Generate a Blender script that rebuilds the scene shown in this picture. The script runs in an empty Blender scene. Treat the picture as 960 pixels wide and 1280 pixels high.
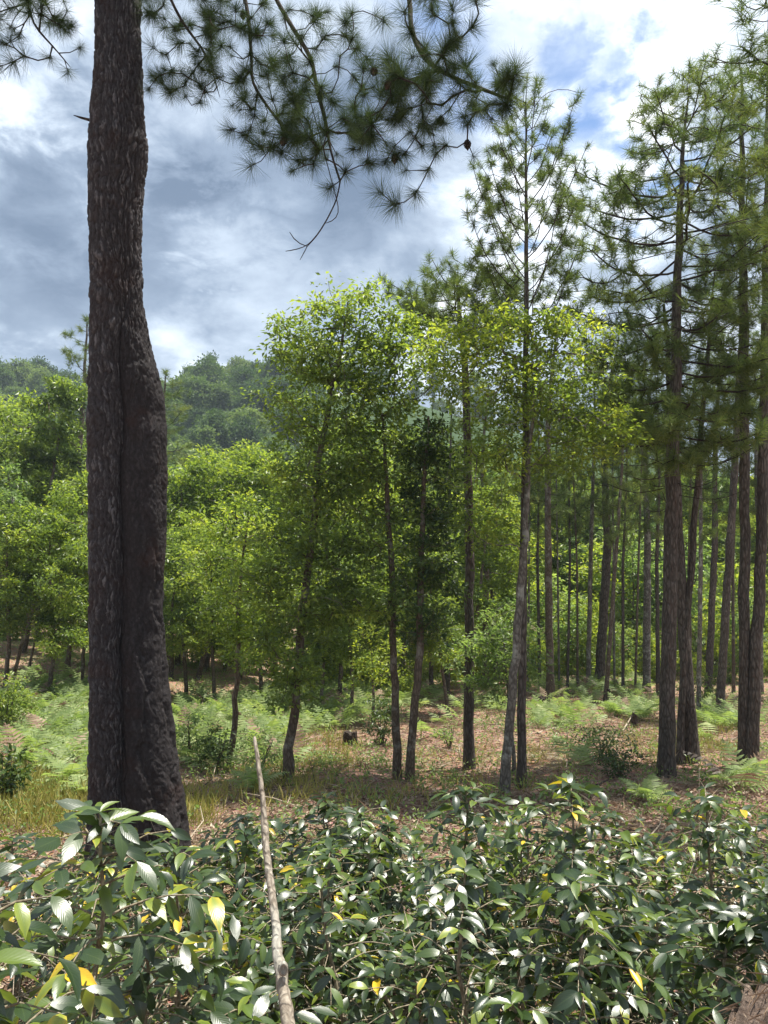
import bpy, math
import numpy as np
from mathutils import Matrix

rng = np.random.default_rng(11)
scene = bpy.context.scene
COL = scene.collection

# ------------------------------------------------------------------ camera
FPX = 961.0                      # focal length in photo pixels (photo is 960 x 1280)
EYE = 1.6
PITCH = math.atan(20 / FPX)
cam_d = bpy.data.cameras.new('camera')
cam_d.sensor_fit = 'VERTICAL'
cam_d.sensor_height = 24.0
cam_d.lens = 12.0 / (640 / FPX)
cam_d.clip_start = 0.05
cam_d.clip_end = 3000
cam = bpy.data.objects.new('camera', cam_d)
COL.objects.link(cam)
cam.location = (0, 0, EYE)
cam.rotation_euler = (math.pi / 2 + PITCH, 0, 0)
scene.camera = cam

CP, SP = math.cos(PITCH), math.sin(PITCH)


def ray(px, py):
    x = (px - 480) / FPX
    v = (640 - py) / FPX
    return np.array([x, CP - v * SP, SP + v * CP])


def P(px, py, d):
    r = ray(px, py)
    return np.array([0, 0, EYE]) + r * (d / r[1])


# ------------------------------------------------------------------ light
SUN_EL, SUN_AZ = math.radians(75), math.radians(60)     # ahead of the camera, to the right
sun_dir = np.array([math.sin(SUN_AZ) * math.cos(SUN_EL), math.cos(SUN_AZ) * math.cos(SUN_EL), math.sin(SUN_EL)])
sd = bpy.data.lights.new('sun', 'SUN')
sd.energy = 5.0
sd.angle = math.radians(0.53)
sd.color = (1.0, 0.95, 0.86)
so = bpy.data.objects.new('sun', sd)
COL.objects.link(so)
so.location = (20, 40, 60)
so.rotation_euler = (math.pi / 2 - SUN_EL, 0, math.pi - SUN_AZ)

world = bpy.data.worlds.new('World')
scene.world = world
world.use_nodes = True
NT = world.node_tree
NT.nodes.clear()


class NB:
    """small node-building helper"""

    def __init__(s, nt):
        s.nt = nt

    def n(s, typ, **kw):
        nd = s.nt.nodes.new(typ)
        for k, v in kw.items():
            if k.startswith('i_'):
                key = k[2:]
                key = int(key) if key.isdigit() else key.replace('_', ' ')
                sk = nd.inputs[key]
                if hasattr(v, 'is_linked') or isinstance(v, bpy.types.NodeSocket):
                    s.nt.links.new(v, sk)
                else:
                    sk.default_value = v
            else:
                setattr(nd, k, v)
        return nd

    def m(s, op, a, b=None, c=None, clamp=False):
        nd = s.nt.nodes.new('ShaderNodeMath')
        nd.operation = op
        nd.use_clamp = clamp
        for i, v in enumerate((a, b, c)):
            if v is None:
                continue
            if isinstance(v, bpy.types.NodeSocket):
                s.nt.links.new(v, nd.inputs[i])
            else:
                nd.inputs[i].default_value = v
        return nd.outputs[0]

    def vm(s, op, a, b=None, scale=None):
        nd = s.nt.nodes.new('ShaderNodeVectorMath')
        nd.operation = op
        for i, v in enumerate((a, b)):
            if v is None:
                continue
            if isinstance(v, bpy.types.NodeSocket):
                s.nt.links.new(v, nd.inputs[i])
            else:
                nd.inputs[i].default_value = v
        if scale is not None:
            if isinstance(scale, bpy.types.NodeSocket):
                s.nt.links.new(scale, nd.inputs['Scale'])
            else:
                nd.inputs['Scale'].default_value = scale
        return nd

    def noise(s, vec, scale, detail=6, rough=0.55, dist=0.0):
        nd = s.n('ShaderNodeTexNoise')
        nd.inputs['Scale'].default_value = scale
        nd.inputs['Detail'].default_value = detail
        nd.inputs['Roughness'].default_value = rough
        nd.inputs['Distortion'].default_value = dist
        if vec is not None:
            s.nt.links.new(vec, nd.inputs['Vector'])
        return nd.outputs['Fac']

    def ramp(s, fac, stops, interp='LINEAR'):
        nd = s.nt.nodes.new('ShaderNodeValToRGB')
        cr = nd.color_ramp
        cr.interpolation = interp
        while len(cr.elements) < len(stops):
            cr.elements.new(0.5)
        for e, (p, c) in zip(cr.elements, stops):
            e.position = p
            e.color = (c[0], c[1], c[2], 1) if not isinstance(c, (int, float)) else (c, c, c, 1)
        s.nt.links.new(fac, nd.inputs[0])
        return nd.outputs[0]

    def mix(s, fac, a, b, blend='MIX'):
        nd = s.nt.nodes.new('ShaderNodeMix')
        nd.data_type = 'RGBA'
        nd.blend_type = blend
        for sock, v in ((nd.inputs[0], fac), (nd.inputs[6], a), (nd.inputs[7], b)):
            if isinstance(v, bpy.types.NodeSocket):
                s.nt.links.new(v, sock)
            elif isinstance(v, (int, float)):
                sock.default_value = v
            else:
                sock.default_value = (v[0], v[1], v[2], 1)
        return nd.outputs[2]

    def smooth(s, v, a, b):
        nd = s.nt.nodes.new('ShaderNodeMapRange')
        nd.interpolation_type = 'SMOOTHSTEP'
        s.nt.links.new(v, nd.inputs[0])
        nd.inputs[1].default_value = a
        nd.inputs[2].default_value = b
        return nd.outputs[0]


b = NB(NT)
sky = b.n('ShaderNodeTexSky', sky_type='NISHITA', sun_disc=False, sun_elevation=SUN_EL, sun_rotation=SUN_AZ,
          air_density=1.0, dust_density=0.4, ozone_density=2.0)
tc = b.n('ShaderNodeTexCoord')
dirv = b.vm('NORMALIZE', tc.outputs['Generated']).outputs[0]
sep = b.n('ShaderNodeSeparateXYZ', i_0=dirv)
# cloud sheet: the direction projected on a gently curved layer
den = b.m('ADD', b.m('MAXIMUM', sep.outputs[2], 0.0), 0.42)
q = b.vm('SCALE', dirv, scale=b.m('DIVIDE', 1.0, den)).outputs[0]
n_big = b.noise(b.vm('ADD', q, (3.1, 0.7, 1.9)).outputs[0], 1.7, 3, 0.5, 0.2)
n_mid = b.noise(b.vm('ADD', q, (7.7, 2.3, 0.4)).outputs[0], 3.2, 9, 0.56, 0.15)
n_fine = b.noise(b.vm('ADD', q, (1.3, 5.2, 8.8)).outputs[0], 8.0, 8, 0.6, 0.3)


def lobe(px, py, inner, outer):
    d = ray(px, py)
    d = d / np.linalg.norm(d)
    # wobble the direction so that the cloud's outline is ragged
    wob = b.vm('ADD', dirv, b.vm('SCALE', b.n('ShaderNodeCombineXYZ', i_0=b.m('SUBTRACT', n_mid, 0.5), i_1=0.0, i_2=b.m('SUBTRACT', n_fine, 0.5)).outputs[0], scale=0.55).outputs[0]).outputs[0]
    dot = b.vm('DOT_PRODUCT', b.vm('NORMALIZE', wob).outputs[0], tuple(d)).outputs['Value']
    return b.smooth(dot, math.cos(math.radians(outer)), math.cos(math.radians(inner)))


def total(*a):
    r = a[0]
    for x in a[1:]:
        r = b.m('ADD', r, x)
    return r


sun_dot = b.m('MAXIMUM', b.vm('DOT_PRODUCT', dirv, tuple(sun_dir)).outputs['Value'], 0.0)
glow = b.m('POWER', sun_dot, 5.0)
dark = b.m('MAXIMUM', b.m('MAXIMUM', lobe(270, 275, 3, 14), lobe(440, 290, 2, 11)),
           b.m('MAXIMUM', lobe(60, 345, 1, 9), b.m('MULTIPLY', lobe(90, 240, 0, 8), 0.6)))
light_l = b.m('MAXIMUM', b.m('MAXIMUM', lobe(230, 170, 0, 8), lobe(90, 90, 0, 7)),
              b.m('MAXIMUM', lobe(330, 395, 0, 8), lobe(560, 330, 0, 12)))
light_r = b.m('MAXIMUM', b.m('MAXIMUM', lobe(880, 20, 1, 9), lobe(760, 205, 0, 9)), lobe(650, 60, 0, 7))
bright = total(0.44, b.m('MULTIPLY', b.m('SUBTRACT', n_mid, 0.5), 1.45), b.m('MULTIPLY', b.m('SUBTRACT', n_fine, 0.5), 0.62),
               b.m('MULTIPLY', glow, 0.25), b.m('MULTIPLY', dark, -0.29), b.m('MULTIPLY', light_l, 0.24), b.m('MULTIPLY', light_r, 0.26))
cloud_col = b.ramp(bright, [(0.0, (1.25, 1.75, 2.6)), (0.25, (2.3, 2.95, 3.95)), (0.5, (4.3, 5.05, 6.1)), (0.75, (7.2, 7.9, 8.9)), (1.0, (11, 11.2, 11.5))])
gap = b.m('MAXIMUM', b.m('MAXIMUM', lobe(735, 130, 1, 9), b.m('MULTIPLY', lobe(600, 20, 0, 10), 0.75)), b.m('MULTIPLY', lobe(760, 40, 0, 6), 0.9))
cover = b.smooth(total(n_big, b.m('MULTIPLY', n_mid, 0.5), b.m('MULTIPLY', gap, -0.54), b.m('MULTIPLY', light_r, 0.06), 0.20), 0.55, 0.82)
sky_col = b.mix(1.0, sky.outputs[0], (0.95, 1.05, 1.15), 'MULTIPLY')
final = b.mix(cover, sky_col, cloud_col)
bg = b.n('ShaderNodeBackground', i_0=final, i_1=0.072)
out = b.n('ShaderNodeOutputWorld')
NT.links.new(bg.outputs[0], out.inputs[0])

vs = scene.view_settings
vs.view_transform = 'Standard'
vs.look = 'None'
vs.exposure = 1.15
vs.gamma = 1.0
scene.cycles.max_bounces = 7
scene.cycles.diffuse_bounces = 5
scene.cycles.glossy_bounces = 2
scene.cycles.transmission_bounces = 4
scene.cycles.transparent_max_bounces = 4
scene.cycles.volume_bounces = 0
scene.cycles.use_denoising = True
scene.cycles.denoiser = 'OPENIMAGEDENOISE'
scene.cycles.denoising_input_passes = 'RGB_ALBEDO_NORMAL'
scene.cycles.denoising_prefilter = 'ACCURATE'
scene.cycles.sample_clamp_indirect = 6.0


# ------------------------------------------------------------------ mesh helpers
class Geo:
    def __init__(s):
        s.V, s.A, s.n = [], [], 0
        s.L, s.LT, s.M = [], [], []

    def add(s, V, F, tint=0.5, mi=0):
        V = np.asarray(V, float)
        F = np.asarray(F, np.int64)
        s.V.append(V)
        s.A.append(np.broadcast_to(np.asarray(tint, float), (len(V),)))
        s.L.append((F + s.n).ravel())
        s.LT.append(np.full(len(F), F.shape[1], np.int64))
        s.M.append(np.full(len(F), mi, np.int64))
        s.n += len(V)

    def mesh(s, name, mats, smooth=False, origin=None):
        me = bpy.data.meshes.new(name)
        V = np.concatenate(s.V)
        if origin is not None:
            V = V - np.asarray(origin)
        L = np.concatenate(s.L)
        LT = np.concatenate(s.LT)
        me.vertices.add(len(V))
        me.vertices.foreach_set('co', V.astype(np.float32).ravel())
        me.loops.add(len(L))
        me.loops.foreach_set('vertex_index', L.astype(np.int32))
        me.polygons.add(len(LT))
        me.polygons.foreach_set('loop_start', np.concatenate([[0], np.cumsum(LT)[:-1]]).astype(np.int32))
        me.polygons.foreach_set('material_index', np.concatenate(s.M).astype(np.int32))
        me.polygons.foreach_set('use_smooth', np.full(len(LT), smooth))
        at = me.attributes.new('tint', 'FLOAT', 'POINT')
        at.data.foreach_set('value', np.concatenate(s.A).astype(np.float32))
        me.update(calc_edges=True)
        for mt in (mats if isinstance(mats, (list, tuple)) else [mats]):
            me.materials.append(mt)
        return me


def link(name, data, parent=None, loc=None, kind=None):
    o = bpy.data.objects.new(name, data)
    COL.objects.link(o)
    if parent is not None:
        o.parent = parent
    if loc is not None:
        o.location = tuple(float(v) for v in loc)
    if kind:
        o['kind'] = kind
    return o


def tag(o, label, cat, group=None):
    o['label'] = label
    o['category'] = cat
    if group:
        o['group'] = group
    return o


def unit(v):
    v = np.asarray(v, float)
    return v / np.maximum(np.linalg.norm(v, axis=-1, keepdims=True), 1e-9)


def tube(g, pts, rad, k=6, tint=0.5, mi=0, cap=True):
    pts = np.asarray(pts, float)
    n = len(pts)
    if n < 2:
        return
    rad = np.broadcast_to(np.asarray(rad, float), (n,))
    tan = np.empty_like(pts)
    tan[1:-1] = pts[2:] - pts[:-2]
    tan[0] = pts[1] - pts[0]
    tan[-1] = pts[-1] - pts[-2]
    tan = unit(tan)
    ref = np.array([0.31, 0.95, 0.05]) if abs(tan[0] @ np.array([0.31, 0.95, 0.05])) < 0.9 else np.array([1.0, 0, 0])
    u = unit(np.cross(tan, ref))
    w = np.cross(tan, u)
    a = np.linspace(0, 2 * np.pi, k, endpoint=False)
    V = pts[:, None] + rad[:, None, None] * (np.cos(a)[None, :, None] * u[:, None] + np.sin(a)[None, :, None] * w[:, None])
    V = V.reshape(-1, 3)
    i = np.arange(n - 1)[:, None] * k
    j = np.arange(k)[None]
    F = np.stack([i + j, i + (j + 1) % k, i + k + (j + 1) % k, i + k + j], -1).reshape(-1, 4)
    g.add(V, F, tint, mi)
    if cap and k <= 12:
        g.add(V[-k:], np.arange(k)[None], tint, mi)


def leaves(g, C, D, U, L, W, tint, fold=0.18, mi=0):
    """one folded four-cornered leaf per row: base C, along D, face normal about U"""
    D = unit(D)
    S = unit(np.cross(D, U))
    N = np.cross(S, D)
    L = np.broadcast_to(np.asarray(L, float), (len(C),))[:, None]
    W = np.broadcast_to(np.asarray(W, float), (len(C),))[:, None]
    mid = C + D * L * 0.45
    l = mid + S * W * 0.5 + N * W * fold
    r = mid - S * W * 0.5 + N * W * fold
    tip = C + D * L - N * L * 0.10
    V = np.stack([C, r, tip, l], 1).reshape(-1, 3)
    n = len(C)
    i = np.arange(n)[:, None] * 4
    F = np.concatenate([i + np.array([[0, 1, 2]]), i + np.array([[0, 2, 3]])])
    g.add(V, F, np.repeat(np.broadcast_to(tint, (n,)), 4), mi)


def rand_dirs(n):
    return unit(rng.normal(size=(n, 3)))


class Net:
    """a branching skeleton: nodes with parents, grown towards target points"""

    def __init__(s, cap=6000):
        s.p = np.zeros((cap, 3))
        s.par = np.full(cap, -1)
        s.lim = np.full(cap, -1)
        s.n = 0
        s.ends = []

    def chain(s, pts, parent=-1, lim=-1):
        ids = []
        for q_ in pts:
            s.p[s.n] = q_
            s.par[s.n] = parent
            s.lim[s.n] = lim
            parent = s.n
            ids.append(s.n)
            s.n += 1
        return ids

    def grow(s, T, step=0.3, bend=0.25, lift=0.0, lo=0, wob=0.06, trunk=None):
        T = np.asarray(T, float)
        root = s.p[lo:s.n]
        dmin = np.array([np.linalg.norm(root - t, axis=1).min() for t in T])
        for ti in np.argsort(dmin):
            t = T[ti]
            q_ = s.p[:s.n]
            d = np.linalg.norm(q_ - t, axis=1)
            par = np.maximum(s.par[:s.n], 0)
            back = ((t - q_) * (q_ - s.p[par])).sum(1)
            cost = d * np.where(back < 0, 1.5, 1.0)
            if trunk is not None:          # limbs leave the trunk below what they reach
                cost[:trunk] *= 1.0 + 0.5 * (q_[:trunk, 2] > t[2] - 0.35 * d[:trunk])
            cost[:lo] = 1e9
            i = int(np.argmin(cost))
            a = s.p[i]
            ln = d[i]
            k = max(1, int(round(ln / step)))
            pd = unit(a - s.p[par[i]]) if s.par[i] >= 0 else np.zeros(3)
            c = a + pd * ln * bend + (t - a) * (0.5 - 0.5 * bend) + np.array([0, 0, lift * ln]) + rng.normal(size=3) * wob * ln
            f = (np.arange(1, k + 1) / k)[:, None]
            pts = (1 - f) ** 2 * a + 2 * f * (1 - f) * c + f ** 2 * t
            lim = s.lim[i]
            if trunk is not None and i < trunk:
                lim = s.n
            ids = s.chain(pts, i, lim)
            s.ends.append((ids[-1], ti))
        return s

    def radii(s, r0, power=0.45):
        ch = np.zeros(s.n)
        cnt = np.zeros(s.n)
        for i in range(s.n):
            if s.par[i] >= 0:
                ch[s.par[i]] += 1
        cnt[ch[:s.n] == 0] = 1
        for i in range(s.n - 1, 0, -1):
            if s.par[i] >= 0:
                cnt[s.par[i]] += cnt[i]
        return r0 * np.maximum(cnt, 1) ** power, ch

    def tubes(s, geo_for, r0, power=0.45, k=5, skip=0, rmax=9, tint=0.5):
        r, ch = s.radii(r0, power)
        r = np.minimum(r, rmax)
        seen = np.zeros(s.n, bool)
        seen[:skip] = True
        for e in range(s.n - 1, skip - 1, -1):
            if seen[e]:
                continue
            if ch[e] != 0:
                continue
            path = [e]
            seen[e] = True
            i = s.par[e]
            while i >= 0:
                path.append(i)
                if seen[i]:
                    break
                seen[i] = True
                i = s.par[i]
            path = path[::-1]
            if len(path) < 2:
                continue
            rr = r[path].copy()
            rr[0] = min(rr[0], rr[1] * 1.25)
            rr[-1] *= 0.6
            tube(geo_for(s.lim[path[-1]]), s.p[path], rr, k, tint, cap=False)


# ------------------------------------------------------------------ materials
def new_mat(name):
    mt = bpy.data.materials.new(name)
    mt.use_nodes = True
    mt.node_tree.nodes.clear()
    return mt, NB(mt.node_tree)


def finish(mt, nb, shader):
    o = nb.n('ShaderNodeOutputMaterial')
    mt.node_tree.links.new(shader, o.inputs[0])
    return mt


def leaf_mat(name, stops, trans=0.35, rough=0.45, spec=0.4, tboost=(1.6, 1.5, 0.65), jitter=0.25, veins=False):
    mt, nb = new_mat(name)
    at = nb.n('ShaderNodeAttribute', attribute_name='tint')
    oi = nb.n('ShaderNodeObjectInfo')
    fac = nb.m('ADD', at.outputs['Fac'], nb.m('MULTIPLY', nb.m('SUBTRACT', oi.outputs['Random'], 0.5), jitter), clamp=True)
    col = nb.ramp(fac, stops)
    p = nb.n('ShaderNodeBsdfPrincipled', i_Roughness=rough)
    p.inputs['Specular IOR Level'].default_value = spec
    if veins:
        uv = nb.n('ShaderNodeAttribute', attribute_name='leafuv')
        sx = nb.n('ShaderNodeSeparateXYZ', i_0=uv.outputs['Vector'])
        ab = nb.m('ABSOLUTE', sx.outputs[0])
        ph = nb.m('SUBTRACT', nb.m('MULTIPLY', sx.outputs[1], 10.0), nb.m('MULTIPLY', ab, 3.2))
        fr = nb.m('ABSOLUTE', nb.m('SUBTRACT', nb.m('FRACT', ph), 0.5))
        vein = nb.smooth(fr, 0.12, 0.0)
        midrib = nb.smooth(ab, 0.09, 0.02)
        vv = nb.m('MAXIMUM', nb.m('MULTIPLY', vein, 0.5), midrib)
        col = nb.mix(nb.m('MULTIPLY', vv, 0.15), col, (0.16, 0.22, 0.07))
        tcn = nb.n('ShaderNodeTexCoord')
        blot = nb.smooth(nb.noise(tcn.outputs['Object'], 9.0, 4), 0.60, 0.74)
        col = nb.mix(nb.m('MULTIPLY', blot, nb.smooth(at.outputs['Fac'], 0.55, 0.9)), col, (0.28, 0.12, 0.02))
        puff = nb.m('ADD', nb.m('MULTIPLY', fr, 1.6), nb.m('MULTIPLY', vv, -0.4))
        bp = nb.n('ShaderNodeBump', i_Strength=0.09, i_Distance=0.006, i_Height=puff)
        mt.node_tree.links.new(bp.outputs[0], p.inputs['Normal'])
        geo = nb.n('ShaderNodeNewGeometry')
        col = nb.mix(nb.m('MULTIPLY', geo.outputs['Backfacing'], 0.55), col, (0.10, 0.15, 0.07))
    mt.node_tree.links.new(col, p.inputs['Base Color'])
    tcol = nb.mix(1.0, col, tboost, 'MULTIPLY')
    t = nb.n('ShaderNodeBsdfTranslucent', i_Color=tcol)
    mx = nb.n('ShaderNodeMixShader', i_0=trans)
    mt.node_tree.links.new(p.outputs[0], mx.inputs[1])
    mt.node_tree.links.new(t.outputs[0], mx.inputs[2])
    return finish(mt, nb, mx.outputs[0])


def bark_mat(name, dark, mid, light, scale=(9, 9, 2.2), bump=0.6, dist=0.03, lichen=0.0, red=0.0):
    mt, nb = new_mat(name)
    tcn = nb.n('ShaderNodeTexCoord')
    mp = nb.n('ShaderNodeMapping', i_Vector=tcn.outputs['Object'], i_Scale=scale)
    vo = nb.n('ShaderNodeTexVoronoi', feature='DISTANCE_TO_EDGE', i_Vector=mp.outputs[0], i_Scale=1.0)
    ns = nb.noise(mp.outputs[0], 2.2, 7, 0.62)
    big = nb.noise(tcn.outputs['Object'], 1.3, 3, 0.5)
    edge = nb.smooth(vo.outputs['Distance'], 0.02, 0.22)
    col = nb.ramp(nb.m('ADD', nb.m('MULTIPLY', ns, 0.75), nb.m('MULTIPLY', big, 0.35)), [(0.3, dark), (0.52, mid), (0.75, light)])
    col = nb.mix(nb.m('MULTIPLY', nb.m('SUBTRACT', 1.0, edge), 0.6), col, dark)
    if red:
        col = nb.mix(nb.m('MULTIPLY', nb.smooth(nb.noise(mp.outputs[0], 0.7, 3), 0.5, 0.7), red), col, (0.16, 0.065, 0.035))
    if lichen:
        li = nb.smooth(nb.noise(tcn.outputs['Object'], 3.4, 6, 0.6), 0.52, 0.62)
        col = nb.mix(nb.m('MULTIPLY', li, lichen), col, (0.42, 0.43, 0.38))
    p = nb.n('ShaderNodeBsdfPrincipled', i_Base_Color=col, i_Roughness=0.9)
    p.inputs['Specular IOR Level'].default_value = 0.15
    h = nb.m('ADD', nb.m('MULTIPLY', edge, 0.7), nb.m('MULTIPLY', ns, 0.6))
    bp = nb.n('ShaderNodeBump', i_Strength=bump, i_Distance=dist, i_Height=h)
    mt.node_tree.links.new(bp.outputs[0], p.inputs['Normal'])
    return finish(mt, nb, p.outputs[0])


M_needle = leaf_mat('pine_needles', [(0, (0.06, 0.095, 0.035)), (0.5, (0.12, 0.165, 0.05)), (1, (0.23, 0.25, 0.08))], 0.4, 0.6, 0.2, (1.3, 1.4, 0.7))
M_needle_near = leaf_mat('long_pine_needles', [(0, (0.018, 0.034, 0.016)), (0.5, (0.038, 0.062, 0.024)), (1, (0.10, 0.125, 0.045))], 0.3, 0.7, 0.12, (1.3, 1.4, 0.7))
M_leaf_bright = leaf_mat('bright_broad_leaves', [(0, (0.07, 0.115, 0.03)), (0.5, (0.165, 0.245, 0.05)), (1, (0.33, 0.39, 0.065))], 0.58, 0.42, 0.45)
M_leaf_mid = leaf_mat('green_broad_leaves', [(0, (0.05, 0.082, 0.028)), (0.5, (0.13, 0.20, 0.05)), (1, (0.26, 0.33, 0.065))], 0.55, 0.4, 0.45)
M_leaf_dark = leaf_mat('dark_broad_leaves', [(0, (0.02, 0.042, 0.016)), (0.5, (0.042, 0.08, 0.024)), (1, (0.085, 0.13, 0.032))], 0.4, 0.4, 0.45)
M_leaf_grey = leaf_mat('pale_broad_leaves', [(0, (0.07, 0.11, 0.045)), (0.5, (0.165, 0.235, 0.085)), (1, (0.32, 0.38, 0.13))], 0.55, 0.42, 0.45, (1.3, 1.45, 0.7))
M_hill = leaf_mat('hillside_leaves', [(0, (0.04, 0.072, 0.028)), (0.5, (0.085, 0.135, 0.045)), (1, (0.17, 0.22, 0.07))], 0.35, 0.6, 0.2, (1.3, 1.4, 0.7), jitter=0.95)
M_fern = leaf_mat('fern_fronds', [(0, (0.12, 0.175, 0.06)), (0.5, (0.23, 0.30, 0.115)), (1, (0.40, 0.43, 0.21))], 0.45, 0.5, 0.3, (1.3, 1.4, 0.7))
M_grass = leaf_mat('grass_blades', [(0, (0.11, 0.16, 0.03)), (0.5, (0.28, 0.28, 0.07)), (1, (0.50, 0.42, 0.17))], 0.35, 0.55, 0.25, (1.2, 1.2, 0.8))
M_coffee = leaf_mat('coffee_leaves', [(0, (0.011, 0.027, 0.008)), (0.35, (0.023, 0.049, 0.011)), (0.55, (0.085, 0.135, 0.02)), (0.75, (0.20, 0.25, 0.025)), (0.9, (0.55, 0.40, 0.02)), (1, (0.65, 0.42, 0.02))],
                    0.32, 0.37, 0.95, (2.1, 1.9, 0.5), jitter=0.16, veins=True)
M_litter = leaf_mat('litter_flakes', [(0, (0.11, 0.065, 0.045)), (0.5, (0.25, 0.175, 0.12)), (1, (0.46, 0.38, 0.29))], 0.15, 0.7, 0.2, (1.1, 1, 0.9))
M_bark_pine = bark_mat('pine_bark', (0.034, 0.028, 0.024), (0.10, 0.085, 0.072), (0.20, 0.175, 0.155), (16, 16, 4), 0.8, 0.035, red=0.12)
M_bark_grey = bark_mat('grey_lichen_bark', (0.05, 0.043, 0.036), (0.14, 0.125, 0.105), (0.26, 0.24, 0.21), (14, 14, 6), 0.5, 0.02, lichen=0.45)
M_bark_brown = bark_mat('brown_bark', (0.04, 0.03, 0.022), (0.11, 0.085, 0.062), (0.21, 0.17, 0.13), (18, 18, 6), 0.5, 0.02, lichen=0.25)
M_twig = bark_mat('twig_bark', (0.016, 0.012, 0.010), (0.042, 0.032, 0.026), (0.10, 0.08, 0.065), (30, 30, 30), 0.3, 0.006)
M_stem = bark_mat('shrub_stem_bark', (0.10, 0.08, 0.055), (0.22, 0.185, 0.13), (0.40, 0.35, 0.26), (40, 40, 18), 0.4, 0.006)
M_dry = bark_mat('dry_stick_bark', (0.16, 0.125, 0.09), (0.34, 0.28, 0.21), (0.54, 0.47, 0.37), (35, 35, 14), 0.4, 0.006)
M_stake = bark_mat('stake_bark', (0.13, 0.105, 0.08), (0.25, 0.215, 0.17), (0.42, 0.37, 0.30), (60, 60, 16), 0.6, 0.006, lichen=0.4)
M_stump = bark_mat('stump_wood', (0.02, 0.016, 0.013), (0.05, 0.038, 0.03), (0.12, 0.09, 0.07), (12, 12, 6), 0.7, 0.03)


# ------------------------------------------------------------------ ground
_d = np.array([-200, -20, -4, 0, 1, 2, 3, 4, 5, 7, 10, 15, 20, 30, 45, 60, 80, 100, 2000.])
_h = np.array([2.0, 1.2, 1.45, 1.75, 1.9, 2.15, 2.5, 2.85, 3.1, 3.6, 4.2, 4.95, 5.7, 6.9, 8.3, 9.4, 10.0, 10.0, 10.0])
_yy = np.arange(-200, 1500, 0.5)
_hh = np.interp(_yy, _d, _h)
_ker = np.hanning(7)
_hh[3:-3] = np.convolve(_hh, _ker / _ker.sum(), 'valid')


def sstep(v, a, c):
    t = np.clip((v - a) / (c - a), 0, 1)
    return t * t * (3 - 2 * t)


def vnoise(x, y, s, seed=0):
    """smooth value noise"""
    x = np.asarray(x) / s + seed * 17.3
    y = np.asarray(y) / s + seed * 9.1
    xi, yi = np.floor(x), np.floor(y)
    fx, fy = x - xi, y - yi
    fx, fy = fx * fx * (3 - 2 * fx), fy * fy * (3 - 2 * fy)

    def h(a, c):
        v = np.sin(a * 127.1 + c * 311.7 + seed * 3.7) * 43758.5453
        return v - np.floor(v)
    return (h(xi, yi) * (1 - fx) + h(xi + 1, yi) * fx) * (1 - fy) + (h(xi, yi + 1) * (1 - fx) + h(xi + 1, yi + 1) * fx) * fy


def G(x, y):
    x, y = np.asarray(x, float), np.asarray(y, float)
    z = EYE - np.interp(y, _yy, _hh)
    z = z + 0.13 * np.maximum(0, np.minimum(-x - 6, 14)) * sstep(y, 12, 34) * (1 - sstep(y, 55, 90))
    ridge = np.interp(x, [-400, -125, -100, -78, -62, -48, -30, 0, 40, 120, 400], [51, 43, 38, 33, 38, 44, 46, 44, 32, 14, 8])
    z = z + (ridge + 10) * sstep(y, 95, 255) * (0.93 + 0.14 * vnoise(x, y, 38, 3))
    z = z + (vnoise(x, y, 2.3, 1) - 0.5) * 0.22 + (vnoise(x, y, 0.7, 2) - 0.5) * 0.07
    return z


def gpt(x, y):
    return np.array([x, y, float(G(x, y))])


def on_ground(px, py):
    """where the sight line through a photo pixel meets the ground"""
    r = ray(px, py)
    t = np.arange(1.0, 150, 0.02)
    z = EYE + r[2] * t
    below = z < G(r[0] * t, r[1] * t)
    i = int(np.argmax(below)) if below.any() else len(t) - 1
    return gpt(r[0] * t[i], r[1] * t[i])


def base_at(px, d):
    x = (px - 480) / FPX * d
    return gpt(x, d)


def axis(fine_lo, fine_hi, st, lo, hi, gr=1.12):
    a = list(np.arange(fine_lo, fine_hi + st / 2, st))
    s_ = st
    while a[-1] < hi:
        s_ = min(s_ * gr, 14)
        a.append(a[-1] + s_)
    s_ = st
    lo_ = []
    v = fine_lo
    while v > lo:
        s_ = min(s_ * gr, 14)
        v -= s_
        lo_.append(v)
    return np.array(lo_[::-1] + a)


gx = axis(-15, 15, 0.16, -360, 360)
gy = axis(0.5, 30, 0.16, -60, 420)
XX, YY = np.meshgrid(gx, gy)
ZZ = G(XX, YY)
g = Geo()
nx, ny = len(gx), len(gy)
ii = (np.arange(ny - 1)[:, None] * nx + np.arange(nx - 1)[None]).ravel()
g.add(np.stack([XX, YY, ZZ], -1).reshape(-1, 3), np.stack([ii, ii + 1, ii + nx + 1, ii + nx], 1))

mt, nb = new_mat('leaf_litter_soil')
tcn = nb.n('ShaderNodeTexCoord')
o_ = tcn.outputs['Object']
patch = nb.noise(o_, 0.35, 4, 0.55)
medium = nb.noise(o_, 2.2, 6, 0.6)
mp = nb.n('ShaderNodeMapping', i_Vector=o_, i_Scale=(1, 0.55, 1), i_Rotation=(0, 0, 0.4))
straw = nb.noise(mp.outputs[0], 26, 5, 0.7, 1.2)
vo = nb.n('ShaderNodeTexVoronoi', i_Vector=o_, i_Scale=16.0)
col = nb.ramp(straw, [(0.25, (0.09, 0.053, 0.036)), (0.48, (0.23, 0.15, 0.105)), (0.62, (0.34, 0.235, 0.17)), (0.8, (0.48, 0.38, 0.29))])
col = nb.mix(nb.m('MULTIPLY', nb.smooth(medium, 0.5, 0.68), 0.6), col, (0.24, 0.115, 0.072))
col = nb.mix(nb.m('MULTIPLY', nb.smooth(patch, 0.52, 0.66), 0.55), col, (0.11, 0.125, 0.045))
col = nb.mix(0.25, col, vo.outputs['Color'], 'OVERLAY')
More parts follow.
